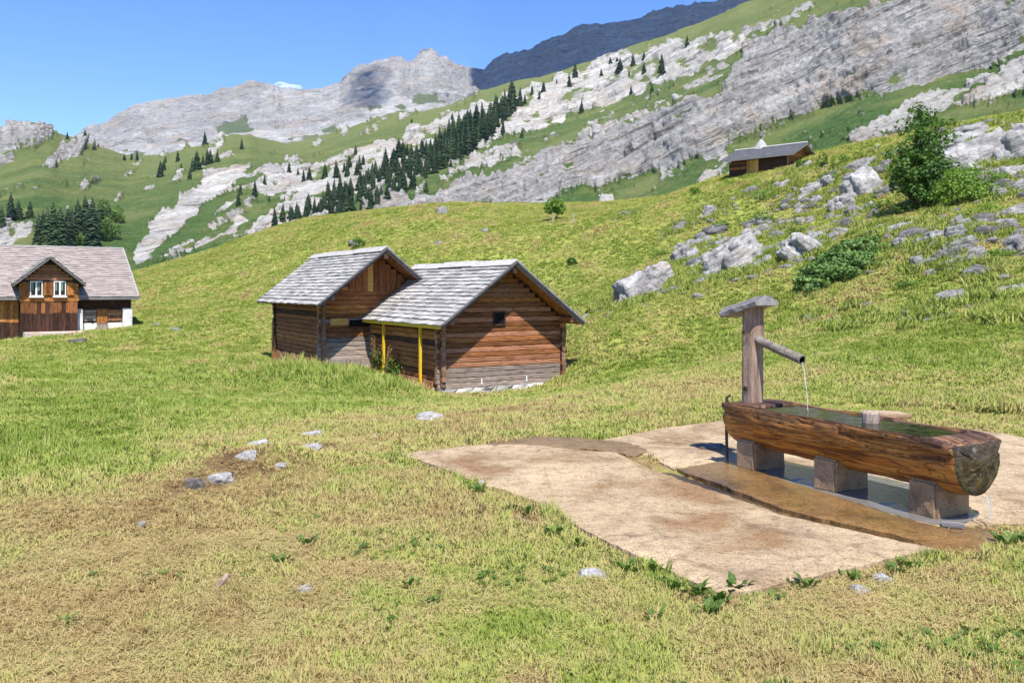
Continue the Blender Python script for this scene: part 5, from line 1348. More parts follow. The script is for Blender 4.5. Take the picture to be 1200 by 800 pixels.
SCATTER = [  # single spruces that can be told apart by their place
 (804,56,15,'spruce standing alone highest on the ridge'),(741,77,14,'spruce in the upper group on the pale band, narrow one'),(755,73,11,'small spruce at the top of the upper group'),(756,88,14,'spruce under the small one in the upper group'),
 (777,90,23,'tallest spruce of the upper group, standing at its right'),(726,85,15,'broad bushy spruce in the upper group'),(715,77,11,'low broad spruce at the left of the upper group'),(721,72,8,'tiny spruce behind the broad ones'),
 (705,90,9,'small pale spruce on the bare rock face'),(737,90,8,'tiny spruce under the upper group'),(738,110,12,'spruce on the grass ledge left of a taller one'),(762,113,18,'slim spruce on the grass ledge under the upper group'),
 (680,132,16,'spruce alone in the middle of the pale rock face'),(666,103,15,'lower spruce of the pair on the rock edge'),(673,95,21,'upper spruce of the pair on the rock edge'),(651,99,8,'tiny spruce on the skyline rock edge'),
 (714,151,14,'spruce alone on the green ledge between the cliffs'),(611,161,13,'spruce alone right of the thick band'),(637,111,12,'spruce in the short row above the band, topmost'),(631,118,14,'spruce in the short row above the band, second from top'),
 (623,113,11,'spruce in the short row above the band, in between'),(614,123,12,'spruce in the short row above the band, lowest'),(499,229,17,'round topped spruce below the band'),(589,161,20,'spruce at the right foot of the band'),
 (481,144,6,'tiny spruce on the grassy shoulder, left one'),(529,142,7,'tiny spruce on the grassy shoulder, right one'),(417,186,12,'spruce alone on the pale slabs left of the band'),
 (279,243,18,'slim spruce below the twin on the tilted slabs'),(281,228,14,'upper slim spruce beside the tilted slabs'),(298,230,20,'larger spruce right of the tilted slabs'),(309,219,13,'spruce behind the larger one by the tilted slabs'),
 (315,237,9,'small spruce in the scree'),(339,205,12,'spruce at the left of the scattered group'),(349,207,10,'low spruce in the scattered group'),(356,215,15,'tallest spruce of the scattered group'),(363,212,13,'right hand spruce of the scattered group'),
 (282,176,13,'spruce alone on the green hump'),(222,210,15,'lowest spruce of the clump on the saddle'),(224,202,18,'front left spruce of the clump on the saddle'),(230,200,22,'broad spruce of the clump on the saddle'),(236,193,13,'small spruce inside the clump on the saddle'),
 (241,192,19,'tall middle spruce of the clump on the saddle'),(245,191,17,'spruce right of the middle in the clump on the saddle'),(253,189,15,'rightmost spruce of the clump on the saddle'),(241,172,13,'spruce above the clump on the saddle'),
 (207,189,13,'spruce left of the saddle clump'),(211,197,8,'tiny spruce left of the saddle clump'),(191,200,14,'spruce on the slope above the tilted slabs, near the left hill'),(281,283,9,'tiny spruce at the foot of the scree, left one'),(299,280,7,'tiny spruce at the foot of the scree, right one'),
 (78,162,9,'small spruce on the left skyline, nearest the rocks'),(97,168,13,'larger spruce on the left skyline'),(110,172,8,'tiny spruce on the left skyline'),(160,188,13,'spruce at the low point of the left skyline'),(153,187,9,'small spruce beside the one at the low point'),
 (145,188,8,'low broad spruce near the low point'),(187,208,19,'dark spruce pair on the left slope, larger one'),(193,190,9,'small spruce above the dark pair'),(25,148,6,'tiny spruce on the rocky left hilltop'),
]
for x, y, h, lab in SCATTER: conifer(x, y, h, lab, wide=1.45 if 'broad' in lab else 1.05, parts=h >= 18)
LEFT = [(13,258,27,'spruce over the pale crag behind the farmhouse, left one'),(21,257,23,'spruce over the pale crag behind the farmhouse, middle one'),(35,255,21,'spruce over the pale crag behind the farmhouse, right one'),(2,270,22,'spruce cut by the left edge'),
 (45,288,34,'spruce left of the dense stand behind the farmhouse'),(54,290,44,'tall spruce at the left of the dense stand'),(62,290,50,'tallest dark spruce of the dense stand'),(70,291,46,'tall spruce right of the tallest one'),(78,288,42,'dark spruce in the middle of the dense stand'),(85,284,34,'shorter spruce in the middle of the dense stand'),
 (91,272,38,'spruce rising behind the dense stand'),(99,270,40,'taller spruce rising behind the dense stand'),(108,292,58,'tall slender spruce at the right of the stand'),(103,284,40,'spruce close beside the slender one'),(49,274,26,'spruce half hidden behind the dense stand, left'),(84,268,24,'spruce half hidden behind the dense stand, right'),
 (116,272,36,'spruce among the pale green trees'),(126,270,30,'last spruce on the right of the stand')]
for x, y, h, lab in LEFT: conifer(x, y, h, lab, wide=1.2, parts=True)

# ------------------------------------------------------------------ broadleaf trees and shrubs
def leaf_crown(seed, blobs, n, size, name, mat, aspect=.55, droop=.3):
    r = np.random.default_rng(seed); mb = MB(); V = []; F = []
    vol = np.array([b[1][0] * b[1][1] * b[1][2] for b in blobs]); cnt = (n * vol / vol.sum()).astype(int)
    for (c, rad), m in zip(blobs, cnt):
        u = r.normal(size=(m, 3)); u /= np.linalg.norm(u, axis=1, keepdims=True); rr = r.uniform(.25, 1.0, m) ** .45
        p = u * rr[:, None]
        keep = fbm(p * 2.2 + seed + np.array(c), 3) > -.04
        p, u = p[keep], u[keep]
        P = p * np.array(rad) + np.array(c)
        nrm = u * .6 + r.normal(size=u.shape) * .55 + np.array([0, 0, .55]); nrm /= np.linalg.norm(nrm, axis=1, keepdims=True)
        t = np.cross(nrm, r.normal(size=u.shape)); t /= np.linalg.norm(t, axis=1, keepdims=True) + 1e-9; b = np.cross(nrm, t)
        s_ = size * r.uniform(.6, 1.3, len(P))[:, None]
        o = len(V) and sum(len(x) for x in V)
        q = np.stack([P - t * s_, P + b * s_ * aspect, P + t * s_ - nrm * s_ * droop, P - b * s_ * aspect], 1).reshape(-1, 3)
        V.append(q); F.append(np.arange(len(P) * 4).reshape(-1, 4) + (o or 0))
    return np_mesh(name, np.concatenate(V), np.concatenate(F), mat, smooth=False)

def shrub(name, label, cat, p, blobs, n, size, mat, seed, stems=5, sh=.6, group=None):
    t = thing(name, label, cat, p, 0, group)
    link('foliage' if name != 'broadleaf_tree' else 'crown', leaf_crown(seed, blobs, n, size, 'foliage', mat), t)
    mb = MB(); r = random.Random(seed)
    for k in range(stems):
        c = random.Random(seed + k).choice(blobs)[0]; b = Vector((r.uniform(-.12, .12), r.uniform(-.12, .12), -.25)); e = Vector(c) + Vector((0, 0, .1)); m = b.lerp(e, .5) + Vector((r.uniform(-.1, .1), r.uniform(-.1, .1), .1))
        q = sh * .05
        mb.tube([b, m, e], [q, q * .7, q * .25], 6, False)
    part('trunk' if name == 'broadleaf_tree' else 'stem', mb, MT['bark'], t)
    return t
p = hit(1078, 244); d = p.y; u = d / FPX
def B(x, y, dz, rx, ry, rz): return ((x * u, dz * u, y * u), (rx * u, ry * u, rz * u))
shrub('broadleaf_shrub', 'tall leafy green shrub among the rocks of the knoll', 'shrub', p, [B(4,98,0,20,18,24),B(-6,72,-8,26,22,22),B(14,70,6,22,20,20),B(-10,44,-12,30,26,22),B(16,40,-6,28,26,24),B(-4,18,-14,28,24,16),B(28,22,-4,22,20,16),B(-24,28,-8,16,16,16),B(0,114,4,11,11,12),B(-30,62,-4,14,12,12),B(34,84,2,14,12,10),B(-18,96,0,13,12,10)], 10500, .08, MT['leaf_dark'], 5, 9, 1.0)
shrub('broadleaf_shrub', 'light green low shrub growing right of the tall leafy one', 'shrub', hit(1122, 240), [B(0,22,0,26,20,20),B(26,14,4,24,20,14),B(-16,12,-6,20,16,14),B(14,36,6,16,14,12)], 2600, .07, MT['leaf_light'], 8, 6)
shrub('broadleaf_shrub', 'yellow green bush beside the summit slabs', 'shrub', hit(1145, 222), [B(0,12,0,28,20,14),B(24,10,2,20,16,10)], 1600, .06, MT['leaf_light'], 9, 4)
shrub('broadleaf_shrub', 'small bush at the top of the knoll by the summit slab', 'shrub', hit(1108, 152), [B(0,8,0,18,14,10),B(-14,14,0,12,12,10)], 900, .07, MT['leaf_light'], 14, 3)
shrub('broadleaf_shrub', 'bright leafy plant at the foot of the tall shrub', 'shrub', hit(1065, 250), [B(0,5,0,20,10,6)], 500, .075, MT['weed_leaf'], 15, 2)
p = hit(990, 322); u = p.y / FPX
jun = [B(-40,6,0,22,16,8),B(-18,12,10,26,20,12),B(8,20,16,30,22,14),B(32,30,24,30,20,14),B(20,10,4,26,18,10),B(-4,4,-4,24,16,8),B(50,36,30,16,16,10)]
jun = [((c[0], c[1] * 1.6, H1(p.x + c[0], p.y + c[1] * 1.6) - p.z + .18), (r_[0] * 1.15, r_[1] * 1.9, r_[2] * 1.25)) for c, r_ in jun]
shrub('juniper_bush', 'dense green juniper mat spreading over the slope', 'shrub', p, jun, 15000, .075, MT['juniper_leaf'], 21, 6)
p = hit(650, 258, 40); u = p.y / FPX
shrub('broadleaf_tree', 'small round tree alone on the meadow crest', 'tree', p, [B(0,18,0,11,10,9),B(-5,13,0,8,8,6),B(6,12,0,8,8,6)], 1500, .12, MT['leaf_light'], 31, 4, .8)
for px, py, w, h, lab, sd, mt in ((940,197,14,10,'bushy tuft just right of the hut',51,'weed_leaf'),(964,196,12,20,'upright ferns on the skyline right of the hut',52,'weed_leaf'),(815,228,14,9,'bright bush on the skyline left of the hut',53,'leaf_light'),(420,290,16,12,'low dark bush behind the rear cabin',54,'leaf_dark'),
    (845,270,22,12,'low green tuft above the largest slab',55,'weed_leaf'),(895,262,26,12,'grey green cushion above the broken crag',56,'juniper_leaf'),(830,312,16,14,'tuft wedged between the largest outcrops',57,'leaf_light'),(985,196,26,14,'grassy bush on the skyline left of the leafy shrub',58,'leaf_light'),
    (1000,225,18,10,'tuft between the slanting slabs',59,'leaf_light'),(1160,250,30,14,'leafy tuft above the dark split rock',60,'leaf_light'),(1090,290,18,7,'dark green tuft below the broad ledge',61,'weed_leaf'),(670,312,12,9,'dark green bush alone right of the cabins',62,'leaf_dark'),(1050,205,30,16,'bushy growth at the left of the leafy shrub',63,'leaf_light')):
    p = hit(px, py); u = p.y / FPX
    shrub('bush', lab, 'bush', p, [B(0,h*.45,0,w*.55,w*.4,h*.55),B(w*.25,h*.3,0,w*.4,w*.3,h*.4)], 420, max(.05, 1.6 * u), MT[mt], sd, 2, .3)
for k, (px, py, w, h, lab) in enumerate(((119,262,20,30,'pale green leafy tree behind the dense spruces'),(129,280,20,30,'rounded leafy tree at the right foot of the spruce stand'),(136,262,16,22,'leafy tree farthest right of the spruce stand'),(121,282,16,24,'leafy tree against the slender spruce'),(95,288,14,14,'low leafy tree between the spruces behind the roof'))):
    p = side_at(px, py); u = p.y / FPX
    shrub('broadleaf_tree', lab, 'tree', p, [B(0,h*.55,0,w*.5,w*.5,h*.42),B(w*.2,h*.3,0,w*.4,w*.4,h*.3),B(-w*.2,h*.35,0,w*.35,w*.35,h*.3)], 1300, .45, MT['leaf_dark'], 70 + k, 3, 3)
# fence posts on the crest
for px, py, lab in ((648, 262, 'short pale fence post under the small round tree'), (672, 262, 'short pale fence post right of the small tree')):
    p = hit(px, py, 40); mb = MB(); mb.tube([(0, 0, -.2), (0, 0, .72), (0, 0, .75)], [.06, .055, .03], 7)
    tag(link('fence_post', mb.mesh('fence_post', MT['peg_wood']), None, p), lab, 'fence post')

# ------------------------------------------------------------------ broad leaved weeds
LEAFM = []
for k in range(3):
    mb = MB(); n = 6; r = random.Random(k)
    for i in range(n + 1):
        f = i / n; w = .30 * math.sin(math.pi * min(1, f * .93 + .07)) ** .75 * (1 - .25 * f); z = .28 * math.sin(f * 1.9) - .12 * f * f
        wav = .03 * math.sin(i * 2.1 + k)
        mb.v += [(f, -w, z + .06 + wav), (f, 0, z), (f, w, z + .06 - wav)]
    for i in range(n):
        for c in (0, 1): a = i * 3 + c; mb.f.append((a, a + 3, a + 4, a + 1)); mb.m.append(0)
    LEAFM.append(mb.mesh('leaf', MT['weed_leaf']))
def weed(px, py, n, size, label, spread=.05, up=(.35, .95), wide=1.0):
    p = hit(px, py); t = thing('weed_plant', label, 'plant', p, random.uniform(0, 6), 'weeds along the concrete slab')
    for k in range(n):
        a = 6.283 * k / n + random.uniform(-.5, .5); s_ = size * random.uniform(.55, 1.15)
        link('leaf', random.choice(LEAFM), t, (math.cos(a) * random.uniform(0, spread), math.sin(a) * random.uniform(0, spread), random.uniform(0, .03)), (random.uniform(-.3, .3), -random.uniform(*up), a), (s_, s_ * wide, s_))
WEEDS = [(616,604,10,.07,'weed with upright leaves by the bend of the slab edge'),(600,600,9,.06,'low weed left of the upright one at the slab edge'),(735,672,12,.07,'dark weed by the rounded grey stone'),(765,672,11,.06,'weed between the grey stone and the slab corner'),
 (792,694,14,.06,'weed under the front corner of the slab, left one'),(818,700,16,.075,'large leafy dock under the front corner of the slab'),(842,708,15,.07,'bright leafy weed right under the front slab corner'),(830,722,9,.07,'pale drooping weed before the large dock'),(766,728,5,.06,'single broad leaf in the grass below the slab'),
 (862,697,10,.08,'small weed right of the front slab corner'),(948,690,10,.06,'short weed by the right slab edge'),(1000,681,10,.06,'weed beside the pale broken stones'),(1050,673,12,.06,'weed at the right corner of the slab'),(1068,668,9,.06,'last weed at the right corner of the slab'),(676,642,9,.055,'weed hugging the middle of the slab edge'),(650,628,8,.075,'weed beside the pebbles at the slab edge'),
 (1196,636,12,.07,'weed at the right edge by the mud'),(1180,640,9,.08,'weed on the dark soil at the right'),(560,580,9,.08,'weed below the broken concrete pieces'),(75,735,6,.05,'small weed in the dry grass at the lower left'),(480,690,8,.06,'clover patch in the near grass'),(330,660,9,.06,'weed in the green patch at left of the near grass'),(360,640,8,.06,'second weed in the green patch at the left')]
for w_ in WEEDS: weed(*w_)
def dock(px, py, h, label, d0=20):
    p = hit(px, py, d0); h *= 1.35; t = thing('dock_plant', label, 'plant', p, random.uniform(0, 6), 'tall plants before the cabins')
    mb = MB(); tops = []
    for k in range(5):
        a = random.uniform(0, 6.28); e = Vector((math.cos(a) * .16, math.sin(a) * .16, h * random.uniform(.7, 1.1))); tops.append(e)
        mb.tube([(0, 0, -.05), e * .5 + Vector((0, 0, .08)), e], [.012, .01, .005], 5, False)
    part('stem', mb, MT['dock_seed'], t)
    for i, mt in ((0, 'dock_seed'), (1, 'weed_leaf')):
        bl = [((e.x, e.y, e.z * (.85 if i == 0 else .35)), (.06, .06, h * .17) if i == 0 else (.2, .2, h * .3)) for e in tops]
        q_ = link('seed_head' if i == 0 else 'foliage', leaf_crown(int(px), bl, 260 if i == 0 else 160, .025 if i == 0 else .06, 'foliage', MT[mt]), t); q_['kind'] = 'stuff'
for px, py, h, lab in ((440,436,.95,'brown seeded dock at the far corner of the front cabin'),(452,440,.8,'leafy dock under the left yellow post'),(470,444,.7,'low dock between the yellow posts'),(486,448,1.2,'tall pale dock beside the right yellow post'),(495,449,1.0,'green dock touching the right yellow post'),(503,452,.7,'small dock near the front cabin corner'),(462,442,.6,'short seeded dock at the cabin skirting')): dock(px, py, h, lab)

# ------------------------------------------------------------------ grass (uncountable)
def grass_mat(name, stops, trans=.3):
    s = NT(name); s.t.nodes.remove(s.b); out = s.t.nodes['Material Output']
    tone = s.attr('tone', True); o = s.coords('World')
    f = s.math('ADD', tone, s.math('MULTIPLY', s.math('SUBTRACT', s.noise(60, 2, o), .5), .35))
    col = s.ramp(f, stops)
    ge = s.n('NewGeometry'); ma = s.n('VectorMath', operation='MULTIPLY_ADD'); s.l(ge.outputs['Normal'], ma.inputs[0]); ma.inputs[1].default_value = (.45, .45, .45); ma.inputs[2].default_value = (0, 0, .55); nz = s.n('VectorMath', operation='NORMALIZE'); s.l(ma.outputs[0], nz.inputs[0])
    d = s.n('BsdfDiffuse'); s.l(col, d.inputs[0]); s.l(nz.outputs[0], d.inputs['Normal']); t = s.n('BsdfTranslucent'); s.l(s.mix(1, col, (1.2, 1.15, .7), 'MULTIPLY'), t.inputs[0])
    m = s.n('MixShader'); m.inputs[0].default_value = trans; s.l(d.outputs[0], m.inputs[1]); s.l(t.outputs[0], m.inputs[2]); s.l(m.outputs[0], out.inputs[0])
    return s.m
GM = grass_mat('grass_blades', [(.0, (.16, .235, .038)), (.22, (.275, .33, .075)), (.45, (.375, .385, .12)), (.68, (.44, .37, .16)), (.85, (.39, .295, .135)), (1.0, (.28, .19, .085))])
SM = grass_mat('hay_straw', [(.0, (.24, .25, .08)), (.45, (.52, .42, .20)), (1.0, (.27, .17, .075))], .15)

def tuft(seed, n, spread, lean, w):
    r = random.Random(seed); mb = MB()
    for k in range(n):
        a = r.uniform(0, 6.28); b = r.uniform(0, spread); x, y = math.cos(a) * b, math.sin(a) * b
        h = r.uniform(.45, 1.05); la = r.uniform(0, 6.28); l = lean * r.uniform(.2, 1.3) * h; dx, dy = math.cos(la) * l, math.sin(la) * l
        nx, ny = -math.sin(la) * w, math.cos(la) * w
        mb.add([(x - nx, y - ny, -.1), (x + nx, y + ny, -.1), (x + dx * .35 + nx * .8, y + dy * .35 + ny * .8, h * .6), (x + dx * .35 - nx * .8, y + dy * .35 - ny * .8, h * .6), (x + dx, y + dy, h)], [(0, 1, 2, 3), (3, 2, 4)])
    return mb.mesh('grass_tuft', GM)
def straw(seed, n):
    r = random.Random(seed); mb = MB()
    for k in range(n):
        x, y, z = r.uniform(-.7, .7), r.uniform(-.7, .7), r.uniform(.0, .16); a = r.uniform(0, 6.28); l = r.uniform(.3, .9); w = r.uniform(.010, .019)
        c, s_ = math.cos(a), math.sin(a); dz = r.uniform(-.08, .14); cz = r.uniform(-.02, .08); px_, py_ = -s_ * w, c * w; bx, by = -s_ * l * r.uniform(-.25, .25), c * l * r.uniform(-.25, .25)
        mb.add([(x - px_, y - py_, z), (x + px_, y + py_, z), (x + c*l*.5 + bx + px_, y + s_*l*.5 + by + py_, z + cz), (x + c*l*.5 + bx - px_, y + s_*l*.5 + by - py_, z + cz), (x + c*l + px_*.5, y + s_*l + py_*.5, z + dz), (x + c*l - px_*.5, y + s_*l - py_*.5, z + dz)], [(0, 1, 2, 3), (3, 2, 4, 5)])
    return mb.mesh('straw_wisp', SM)

def scatter(name, label, meshes, pts, rot, scl, tone):
    """one 'stuff' object: instances of small meshes on given points"""
    me = bpy.data.meshes.new(name); me.vertices.add(len(pts)); me.vertices.foreach_set('co', np.asarray(pts, np.float32).ravel())
    fattr(me, 'tone', tone)
    for nm, arr in (('rot', rot), ('scl', scl)):
        a = me.attributes.new(nm, 'FLOAT_VECTOR', 'POINT'); a.data.foreach_set('vector', np.asarray(arr, np.float32).ravel())
    a = me.attributes.new('idx', 'INT', 'POINT'); a.data.foreach_set('value', rng.integers(0, len(meshes), len(pts)).astype(np.int32))
    o = link(name, me); o['kind'] = 'stuff'; o['label'] = label
    g = bpy.data.node_groups.new(name, 'GeometryNodeTree')
    g.interface.new_socket('Geometry', in_out='INPUT', socket_type='NodeSocketGeometry'); g.interface.new_socket('Geometry', in_out='OUTPUT', socket_type='NodeSocketGeometry')
    N = lambda t: g.nodes.new(t)
    gi, go = N('NodeGroupInput'), N('NodeGroupOutput'); ip = N('GeometryNodeInstanceOnPoints'); j = N('GeometryNodeJoinGeometry')
    for m in meshes:
        src = bpy.data.objects.new(m.name, m); oi = N('GeometryNodeObjectInfo'); oi.inputs['Object'].default_value = src; oi.inputs['As Instance'].default_value = True
        g.links.new(oi.outputs['Geometry'], j.inputs[0])
    def na(nm, dt):
        n = N('GeometryNodeInputNamedAttribute'); n.data_type = dt; n.inputs[0].default_value = nm; return n.outputs[0]
    er = N('FunctionNodeEulerToRotation'); g.links.new(na('rot', 'FLOAT_VECTOR'), er.inputs[0])
    g.links.new(gi.outputs[0], ip.inputs['Points']); g.links.new(j.outputs[0], ip.inputs['Instance']); ip.inputs['Pick Instance'].default_value = True
    g.links.new(na('idx', 'INT'), ip.inputs['Instance Index']); g.links.new(er.outputs[0], ip.inputs['Rotation']); g.links.new(na('scl', 'FLOAT_VECTOR'), ip.inputs['Scale'])
    g.links.new(ip.outputs[0], go.inputs[0])
    md = o.modifiers.new('scatter', 'NODES'); md.node_group = g
    return o

def sector(r0, r1, per):
    a0 = R(35); n = int(per * a0 * (r1 * r1 - r0 * r0)); r = np.sqrt(rng.uniform(r0 * r0, r1 * r1, n)); a = rng.uniform(-a0, a0, n)
    return r * np.sin(a), r * np.cos(a)
PADS = [PAD_A, PAD_C]
GUT = [W2(*p) for p in [(722,524),(745,528),(800,548),(920,590),(1080,624),(1112,612),(1160,612),(1170,622),(1150,638),(1105,641),(1078,638),(905,606),(790,568),(735,543)]]
PUD = [W2(*p) for p in [(560,521),(600,514),(640,510),(690,511),(735,517),(765,528),(740,531),(640,524)]]
def free(x, y, m=0.0):
    ok = np.ones(len(x), bool)
    for p in PADS: ok &= ~inside(p, x, y)
    edge = fbm(xyz(x * 2.5, y * 2.5, 6), 3)
    ok &= ~(inside(PAD_B, x, y))
    for q in (GUT, PUD): ok &= ~inside(q, x, y)
    for p in HOUSES: ok &= ~inside(p, x, y)
    hx, hy = -21.0, 50.0
    c, s_ = math.cos(R(34)), math.sin(R(34)); lx = (x + 22.25) * c + (y - 50) * s_; ly = -(x + 22.25) * s_ + (y - 50) * c
    ok &= ~((lx < 0) & (lx > -18) & (ly > -.3) & (ly < 10)); ok &= ~((lx < -2.7) & (lx > -5.7) & (ly > -1.6) & (ly < 0))
    for a, b, w in ROCKPOS:
        ok &= ((x - a) ** 2 + ((y - b) / 1.0) ** 2) > (w * .30) ** 2
    return ok
AX_, AY_, SZ, HT = [], [], [], []
for r0, r1, per, wid, ht in ((2.6, 5, 1500, .032, .038), (5, 8, 800, .045, .048), (8, 14, 420, .075, .07), (14, 24, 210, .10, .07), (24, 42, 85, .16, .075), (42, 96, 36, .20, .085)):
    x, y = sector(r0, r1, per); AX_.append(x); AY_.append(y); SZ.append(np.full(len(x), wid)); HT.append(np.full(len(x), ht))
x, y, wd, ht = map(np.concatenate, (AX_, AY_, SZ, HT))
k = free(x, y); x, y, wd, ht = x[k], y[k], wd[k], ht[k]
dr = dryness(x, y); patch = fbm(xyz(x / .9, y / .9, 4), 3); fine = fbm(xyz(x / .25, y / .25, 14), 2)
k = rng.uniform(0, 1, len(x)) < np.clip(1.25 - .75 * dr, .3, 1) * (1 - .75 * bare(x, y)); x, y, wd, ht, dr, patch, fine = [a[k] for a in (x, y, wd, ht, dr, patch, fine)]
near = 1 - sstep(9, 16, np.hypot(x, y))
h = ht * (1.15 - .55 * dr) * (1 + .75 * patch) * rng.uniform(.65, 1.35, len(x)) * np.where(rng.uniform(0, 1, len(x)) < .04, 1.9, 1.0)
# tall uncut grass round the cabins and along the slab edge
p0 = hit(440, 452, 20); p1 = hit(300, 428, 20); p2 = hit(640, 452, 20); p3_ = hit(470, 458, 20)
for p, s_, amt in ((p0, 2.0, 1.0), (p1, 2.4, .8), (p2, 1.6, .9), (p3_, 1.6, .9), (hit(380, 442, 20), 2.0, .9), (hit(350, 435, 20), 1.8, 1.2)):
    h *= 1 + amt * np.exp(-((x - p.x) ** 2 + (y - p.y) ** 2) / (s_ * s_)) * rng.uniform(.5, 1.2, len(x))
pe = np.array(PAD_A[9:22] + PAD_A[:1]); dmin = np.full(len(x), 9.)
for a, b in zip(pe[:-1], pe[1:]):
    ab = b - a; t_ = np.clip(((x - a[0]) * ab[0] + (y - a[1]) * ab[1]) / (ab @ ab), 0, 1); dmin = np.minimum(dmin, np.hypot(x - a[0] - t_ * ab[0], y - a[1] - t_ * ab[1]))
lush = np.exp(-(dmin / .11) ** 2) * (fbm(xyz(x * 1.6, y * 1.6, 2), 2) > -.1); h *= 1 + .8 * lush
brn = sstep(.22, .42, fbm(xyz(x / 1.4, y / 2.2, 71), 4, .6)) * sstep(16, 26, y); tone = np.clip(.35 * brn + dr * .88 + .20 * fine + .14 * patch + .08 + rng.uniform(-.2, .2, len(x)) - .3 * lush, 0, 1)
z = Hs(x, y); inyard = inside(YARD, x, y) & (y < 14); z = np.where(inyard, np.minimum(z, -.04), z)
pts = np.stack([x, y, z], -1); rot = np.stack([rng.uniform(-.35, .35, len(x)), rng.uniform(-.35, .35, len(x)), rng.uniform(0, 6.28, len(x))], -1)
wd = wd * rng.uniform(.7, 1.35, len(x)); scl = np.stack([wd, wd, h], -1)
TUFTS = [tuft(k, 13, .8, .9, .075) for k in range(6)]
scatter('grass', 'short sunlit meadow grass, green to straw yellow', TUFTS, pts, rot, scl, tone)
# cut hay lying on the mown parts
x, y = [np.concatenate(a) for a in zip(sector(2.6, 6, 650), sector(6, 11, 220), sector(11, 20, 45))]
k = free(x, y); x, y = x[k], y[k]; dr = dryness(x, y); k = rng.uniform(0, 1, len(x)) < np.clip((dr - .22) * 1.5, 0, 1); x, y, dr = x[k], y[k], dr[k]
z = Hs(x, y); inyard = inside(YARD, x, y) & (y < 14); z = np.where(inyard, np.minimum(z, -.04), z)
sz = rng.uniform(.035, .095, len(x)) * (1 + .045 * y)
scatter('hay', 'loose cut hay lying on the mown grass', [straw(k, 9) for k in range(5)], np.stack([x, y, z + .012], -1), np.stack([rng.uniform(-.12, .12, len(x)), rng.uniform(-.12, .12, len(x)), rng.uniform(0, 6.28, len(x))], -1),
        np.stack([sz, sz, sz * .8], -1), np.clip(rng.uniform(0, 1, len(x)) * .6 + .25 * fbm(xyz(x / .5, y / .5), 2) + .15 * dr, 0, 1))

# loose stones and tussocks among the outcrops
def near_rocks(n, minx, spread):
    src = [r for r in ROCKPOS if r[0] > minx and r[1] > 15]; w = np.array([r[2] for r in src]); i = rng.choice(len(src), n, p=w / w.sum())
    c = np.array(src)[i]; a = rng.uniform(0, 6.28, n); q = c[:, 2] * rng.uniform(.35, spread, n)
    return c[:, 0] + np.cos(a) * q, c[:, 1] + np.sin(a) * q
x, y = near_rocks(1300, 4.0, 1.1); s_ = rng.uniform(.04, .16, len(x)) * rng.uniform(.5, 1.6, len(x)); z = Hs(x, y)
scatter('stones', 'small grey stones lying among the outcrops', [rock_mesh(200 + k, 'rock_grey', 2) for k in range(4)] + [rock_mesh(210, 'rock_pale', 2)], np.stack([x, y, z], -1),
        np.stack([rng.uniform(-.3, .3, len(x)), rng.uniform(-.6, .1, len(x)), rng.uniform(0, 6.28, len(x))], -1), np.stack([s_ * 1.5, s_, s_ * .7], -1), rng.uniform(0, 1, len(x)))
x, y = near_rocks(12000, 4.0, .8); z = Hs(x, y); hh = rng.uniform(.12, .34, len(x)); ww = rng.uniform(.12, .28, len(x))
scatter('tussocks', 'grass tussocks and low herbs between the outcrops', TUFTS, np.stack([x, y, z], -1), np.stack([rng.uniform(-.4, .4, len(x)), rng.uniform(-.4, .4, len(x)), rng.uniform(0, 6.28, len(x))], -1),
        np.stack([ww, ww, hh], -1), np.clip(rng.uniform(-.1, .5, len(x)), 0, 1))

# little herbs in the sward
HB = []
for k in range(4):
    r = random.Random(40 + k); mb = MB()
    for q in range(9):
        a = r.uniform(0, 6.28); d0 = r.uniform(0, .5); l = r.uniform(.35, .6); w = l * r.uniform(.28, .42); up = r.uniform(.15, .7); c, s_ = math.cos(a), math.sin(a); bx, by = math.cos(a * 3) * d0, math.sin(a * 3) * d0; z0 = r.uniform(.2, .6)
        mb.add([(bx, by, z0), (bx + c*l*.5 - s_*w, by + s_*l*.5 + c*w, z0 + up*.3), (bx + c*l, by + s_*l, z0 + up*.25), (bx + c*l*.5 + s_*w, by + s_*l*.5 - c*w, z0 + up*.3)], [(0, 1, 2), (0, 2, 3)])
    HB.append(mb.mesh('herb', MT['weed_leaf']))
x, y = [np.concatenate(a) for a in zip(sector(2.6, 5.5, 150), sector(5.5, 10, 40))]
pt = fbm(xyz(x / .55, y / .55, 33), 3); ne = np.full(len(x), 9.)
for a, b in zip(pe[:-1], pe[1:]):
    ab = b - a; t_ = np.clip(((x - a[0]) * ab[0] + (y - a[1]) * ab[1]) / (ab @ ab), 0, 1); ne = np.minimum(ne, np.hypot(x - a[0] - t_ * ab[0], y - a[1] - t_ * ab[1]))
k = free(x, y) & ((pt > .22 + .3 * dryness(x, y) + .1 * (x < -1)) | ((ne < .16) & (pt > -.25))); x, y = x[k], y[k]; z = np.where(inside(YARD, x, y) & (y < 14), np.minimum(Hs(x, y), -.04), Hs(x, y)); sz = rng.uniform(.03, .065, len(x))
scatter('herbs', 'small broad leaved herbs in the grass', HB, np.stack([x, y, z], -1), np.stack([rng.uniform(-.3, .3, len(x)), rng.uniform(-.3, .3, len(x)), rng.uniform(0, 6.28, len(x))], -1), np.stack([sz, sz, sz], -1), rng.uniform(0, 1, len(x)))

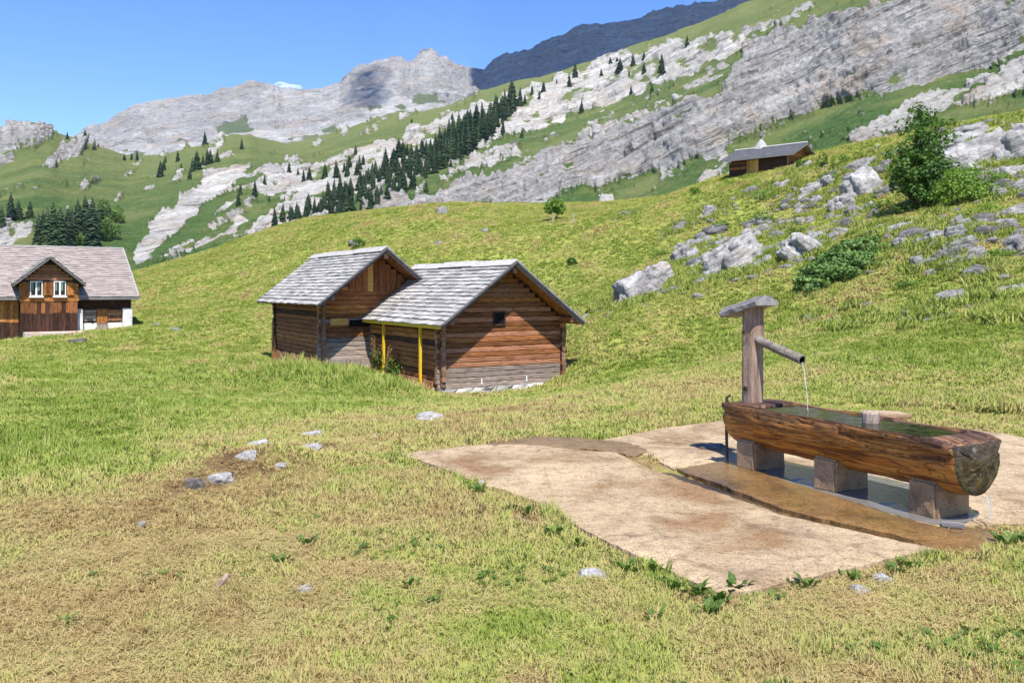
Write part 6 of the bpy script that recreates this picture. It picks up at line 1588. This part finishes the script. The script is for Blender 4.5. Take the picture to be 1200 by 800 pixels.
# broken rock of the outcrop band (too many pieces to count) and litter on the slab
BAND = [[(720,345),(760,318),(800,285),(860,262),(920,235),(960,212),(1010,185),(1050,180),(1045,240),(1000,272),(960,300),(900,318),(850,322),(780,345)], [(1060,275),(1140,262),(1200,240),(1200,300),(1160,300),(1090,320)], [(1110,200),(1110,150),(1200,135),(1200,230),(1140,215)]]
xs_, ys_ = [], []
for B_, n in zip(BAND, (300, 150, 150)):
    m = 0
    while m < n:
        px, py = random.uniform(min(p[0] for p in B_), max(p[0] for p in B_)), random.uniform(min(p[1] for p in B_), max(p[1] for p in B_))
        if inside(B_, np.array([px]), np.array([py]))[0] and vnoise(np.array([px / 26, py / 14, 3.3])) > -.15: p = hit(px, py, 15); xs_.append(p.x); ys_.append(p.y); m += 1
x, y = np.array(xs_), np.array(ys_); s_ = rng.uniform(.10, .42, len(x)) * rng.uniform(.6, 1.2, len(x))
scatter('rubble', 'broken layered rock of the outcrop band', [rock_mesh(300 + k, 'rock_grey', 3, 2) for k in range(5)] + [rock_mesh(310, 'rock_pale', 3, 2), rock_mesh(311, 'rock_dark', 3)], np.stack([x, y, Hs(x, y)], -1),
        np.stack([rng.uniform(-.15, .15, len(x)), rng.uniform(-.6, -.25, len(x)), rng.uniform(-.5, .5, len(x))], -1), np.stack([s_ * 1.6, s_ * 1.3, s_ * .8], -1), rng.uniform(0, 1, len(x)))
x, y = rng.uniform(-1.3, 2.8, 14000), rng.uniform(4.4, 8.6, 14000); k = inside(PAD_A, x, y) & (fbm(xyz(x / .7, y / .45, 51), 4) > -.02); x, y = x[k], y[k]; s_ = rng.uniform(.012, .045, len(x))
scatter('litter', 'bits of hay and dirt strewn on the concrete', [straw(60 + k, 4) for k in range(4)], np.stack([x, y, np.full(len(x), .008)], -1), np.stack([np.zeros(len(x)), np.zeros(len(x)), rng.uniform(0, 6.28, len(x))], -1), np.stack([s_, s_, s_ * .3], -1), rng.uniform(.75, 1.3, len(x)))

for k, (px, py, w, h, lab) in enumerate(((900,232,30,10,'low green growth between the upper slabs'),(935,275,22,10,'green tuft left of the broken crag'),(905,300,26,9,'green tuft below the long low ledge'),(775,300,20,8,'tuft above the left outcrop'),(1035,245,26,12,'green herbs under the large tilted slab'),(975,212,24,9,'green tuft on top of the slanting slab'),
    (1135,208,36,15,'shrubby growth below the summit slab'),(1180,225,34,13,'shrubby growth above the rounded white boulder'),(1140,258,40,12,'herbs above the broad grey ledge'),(1175,300,30,10,'herbs above the big white sheet'),(1095,228,36,18,'light bush behind the tall leafy shrub'),(1068,335,26,7,'low herbs in the hollow below the juniper mat'))):
    p = hit(px, py, 15); u = p.y / FPX
    shrub('bush', lab, 'bush', p, [B(0,h*.4,0,w*.5,w*.5,h*.55),B(w*.4,h*.3,0,w*.35,w*.35,h*.4),B(-w*.4,h*.3,0,w*.35,w*.35,h*.4)], 650, max(.045, 1.5 * u), MT[('leaf_light','weed_leaf','leaf_dark')[k % 3]], 90 + k, 2, .3)
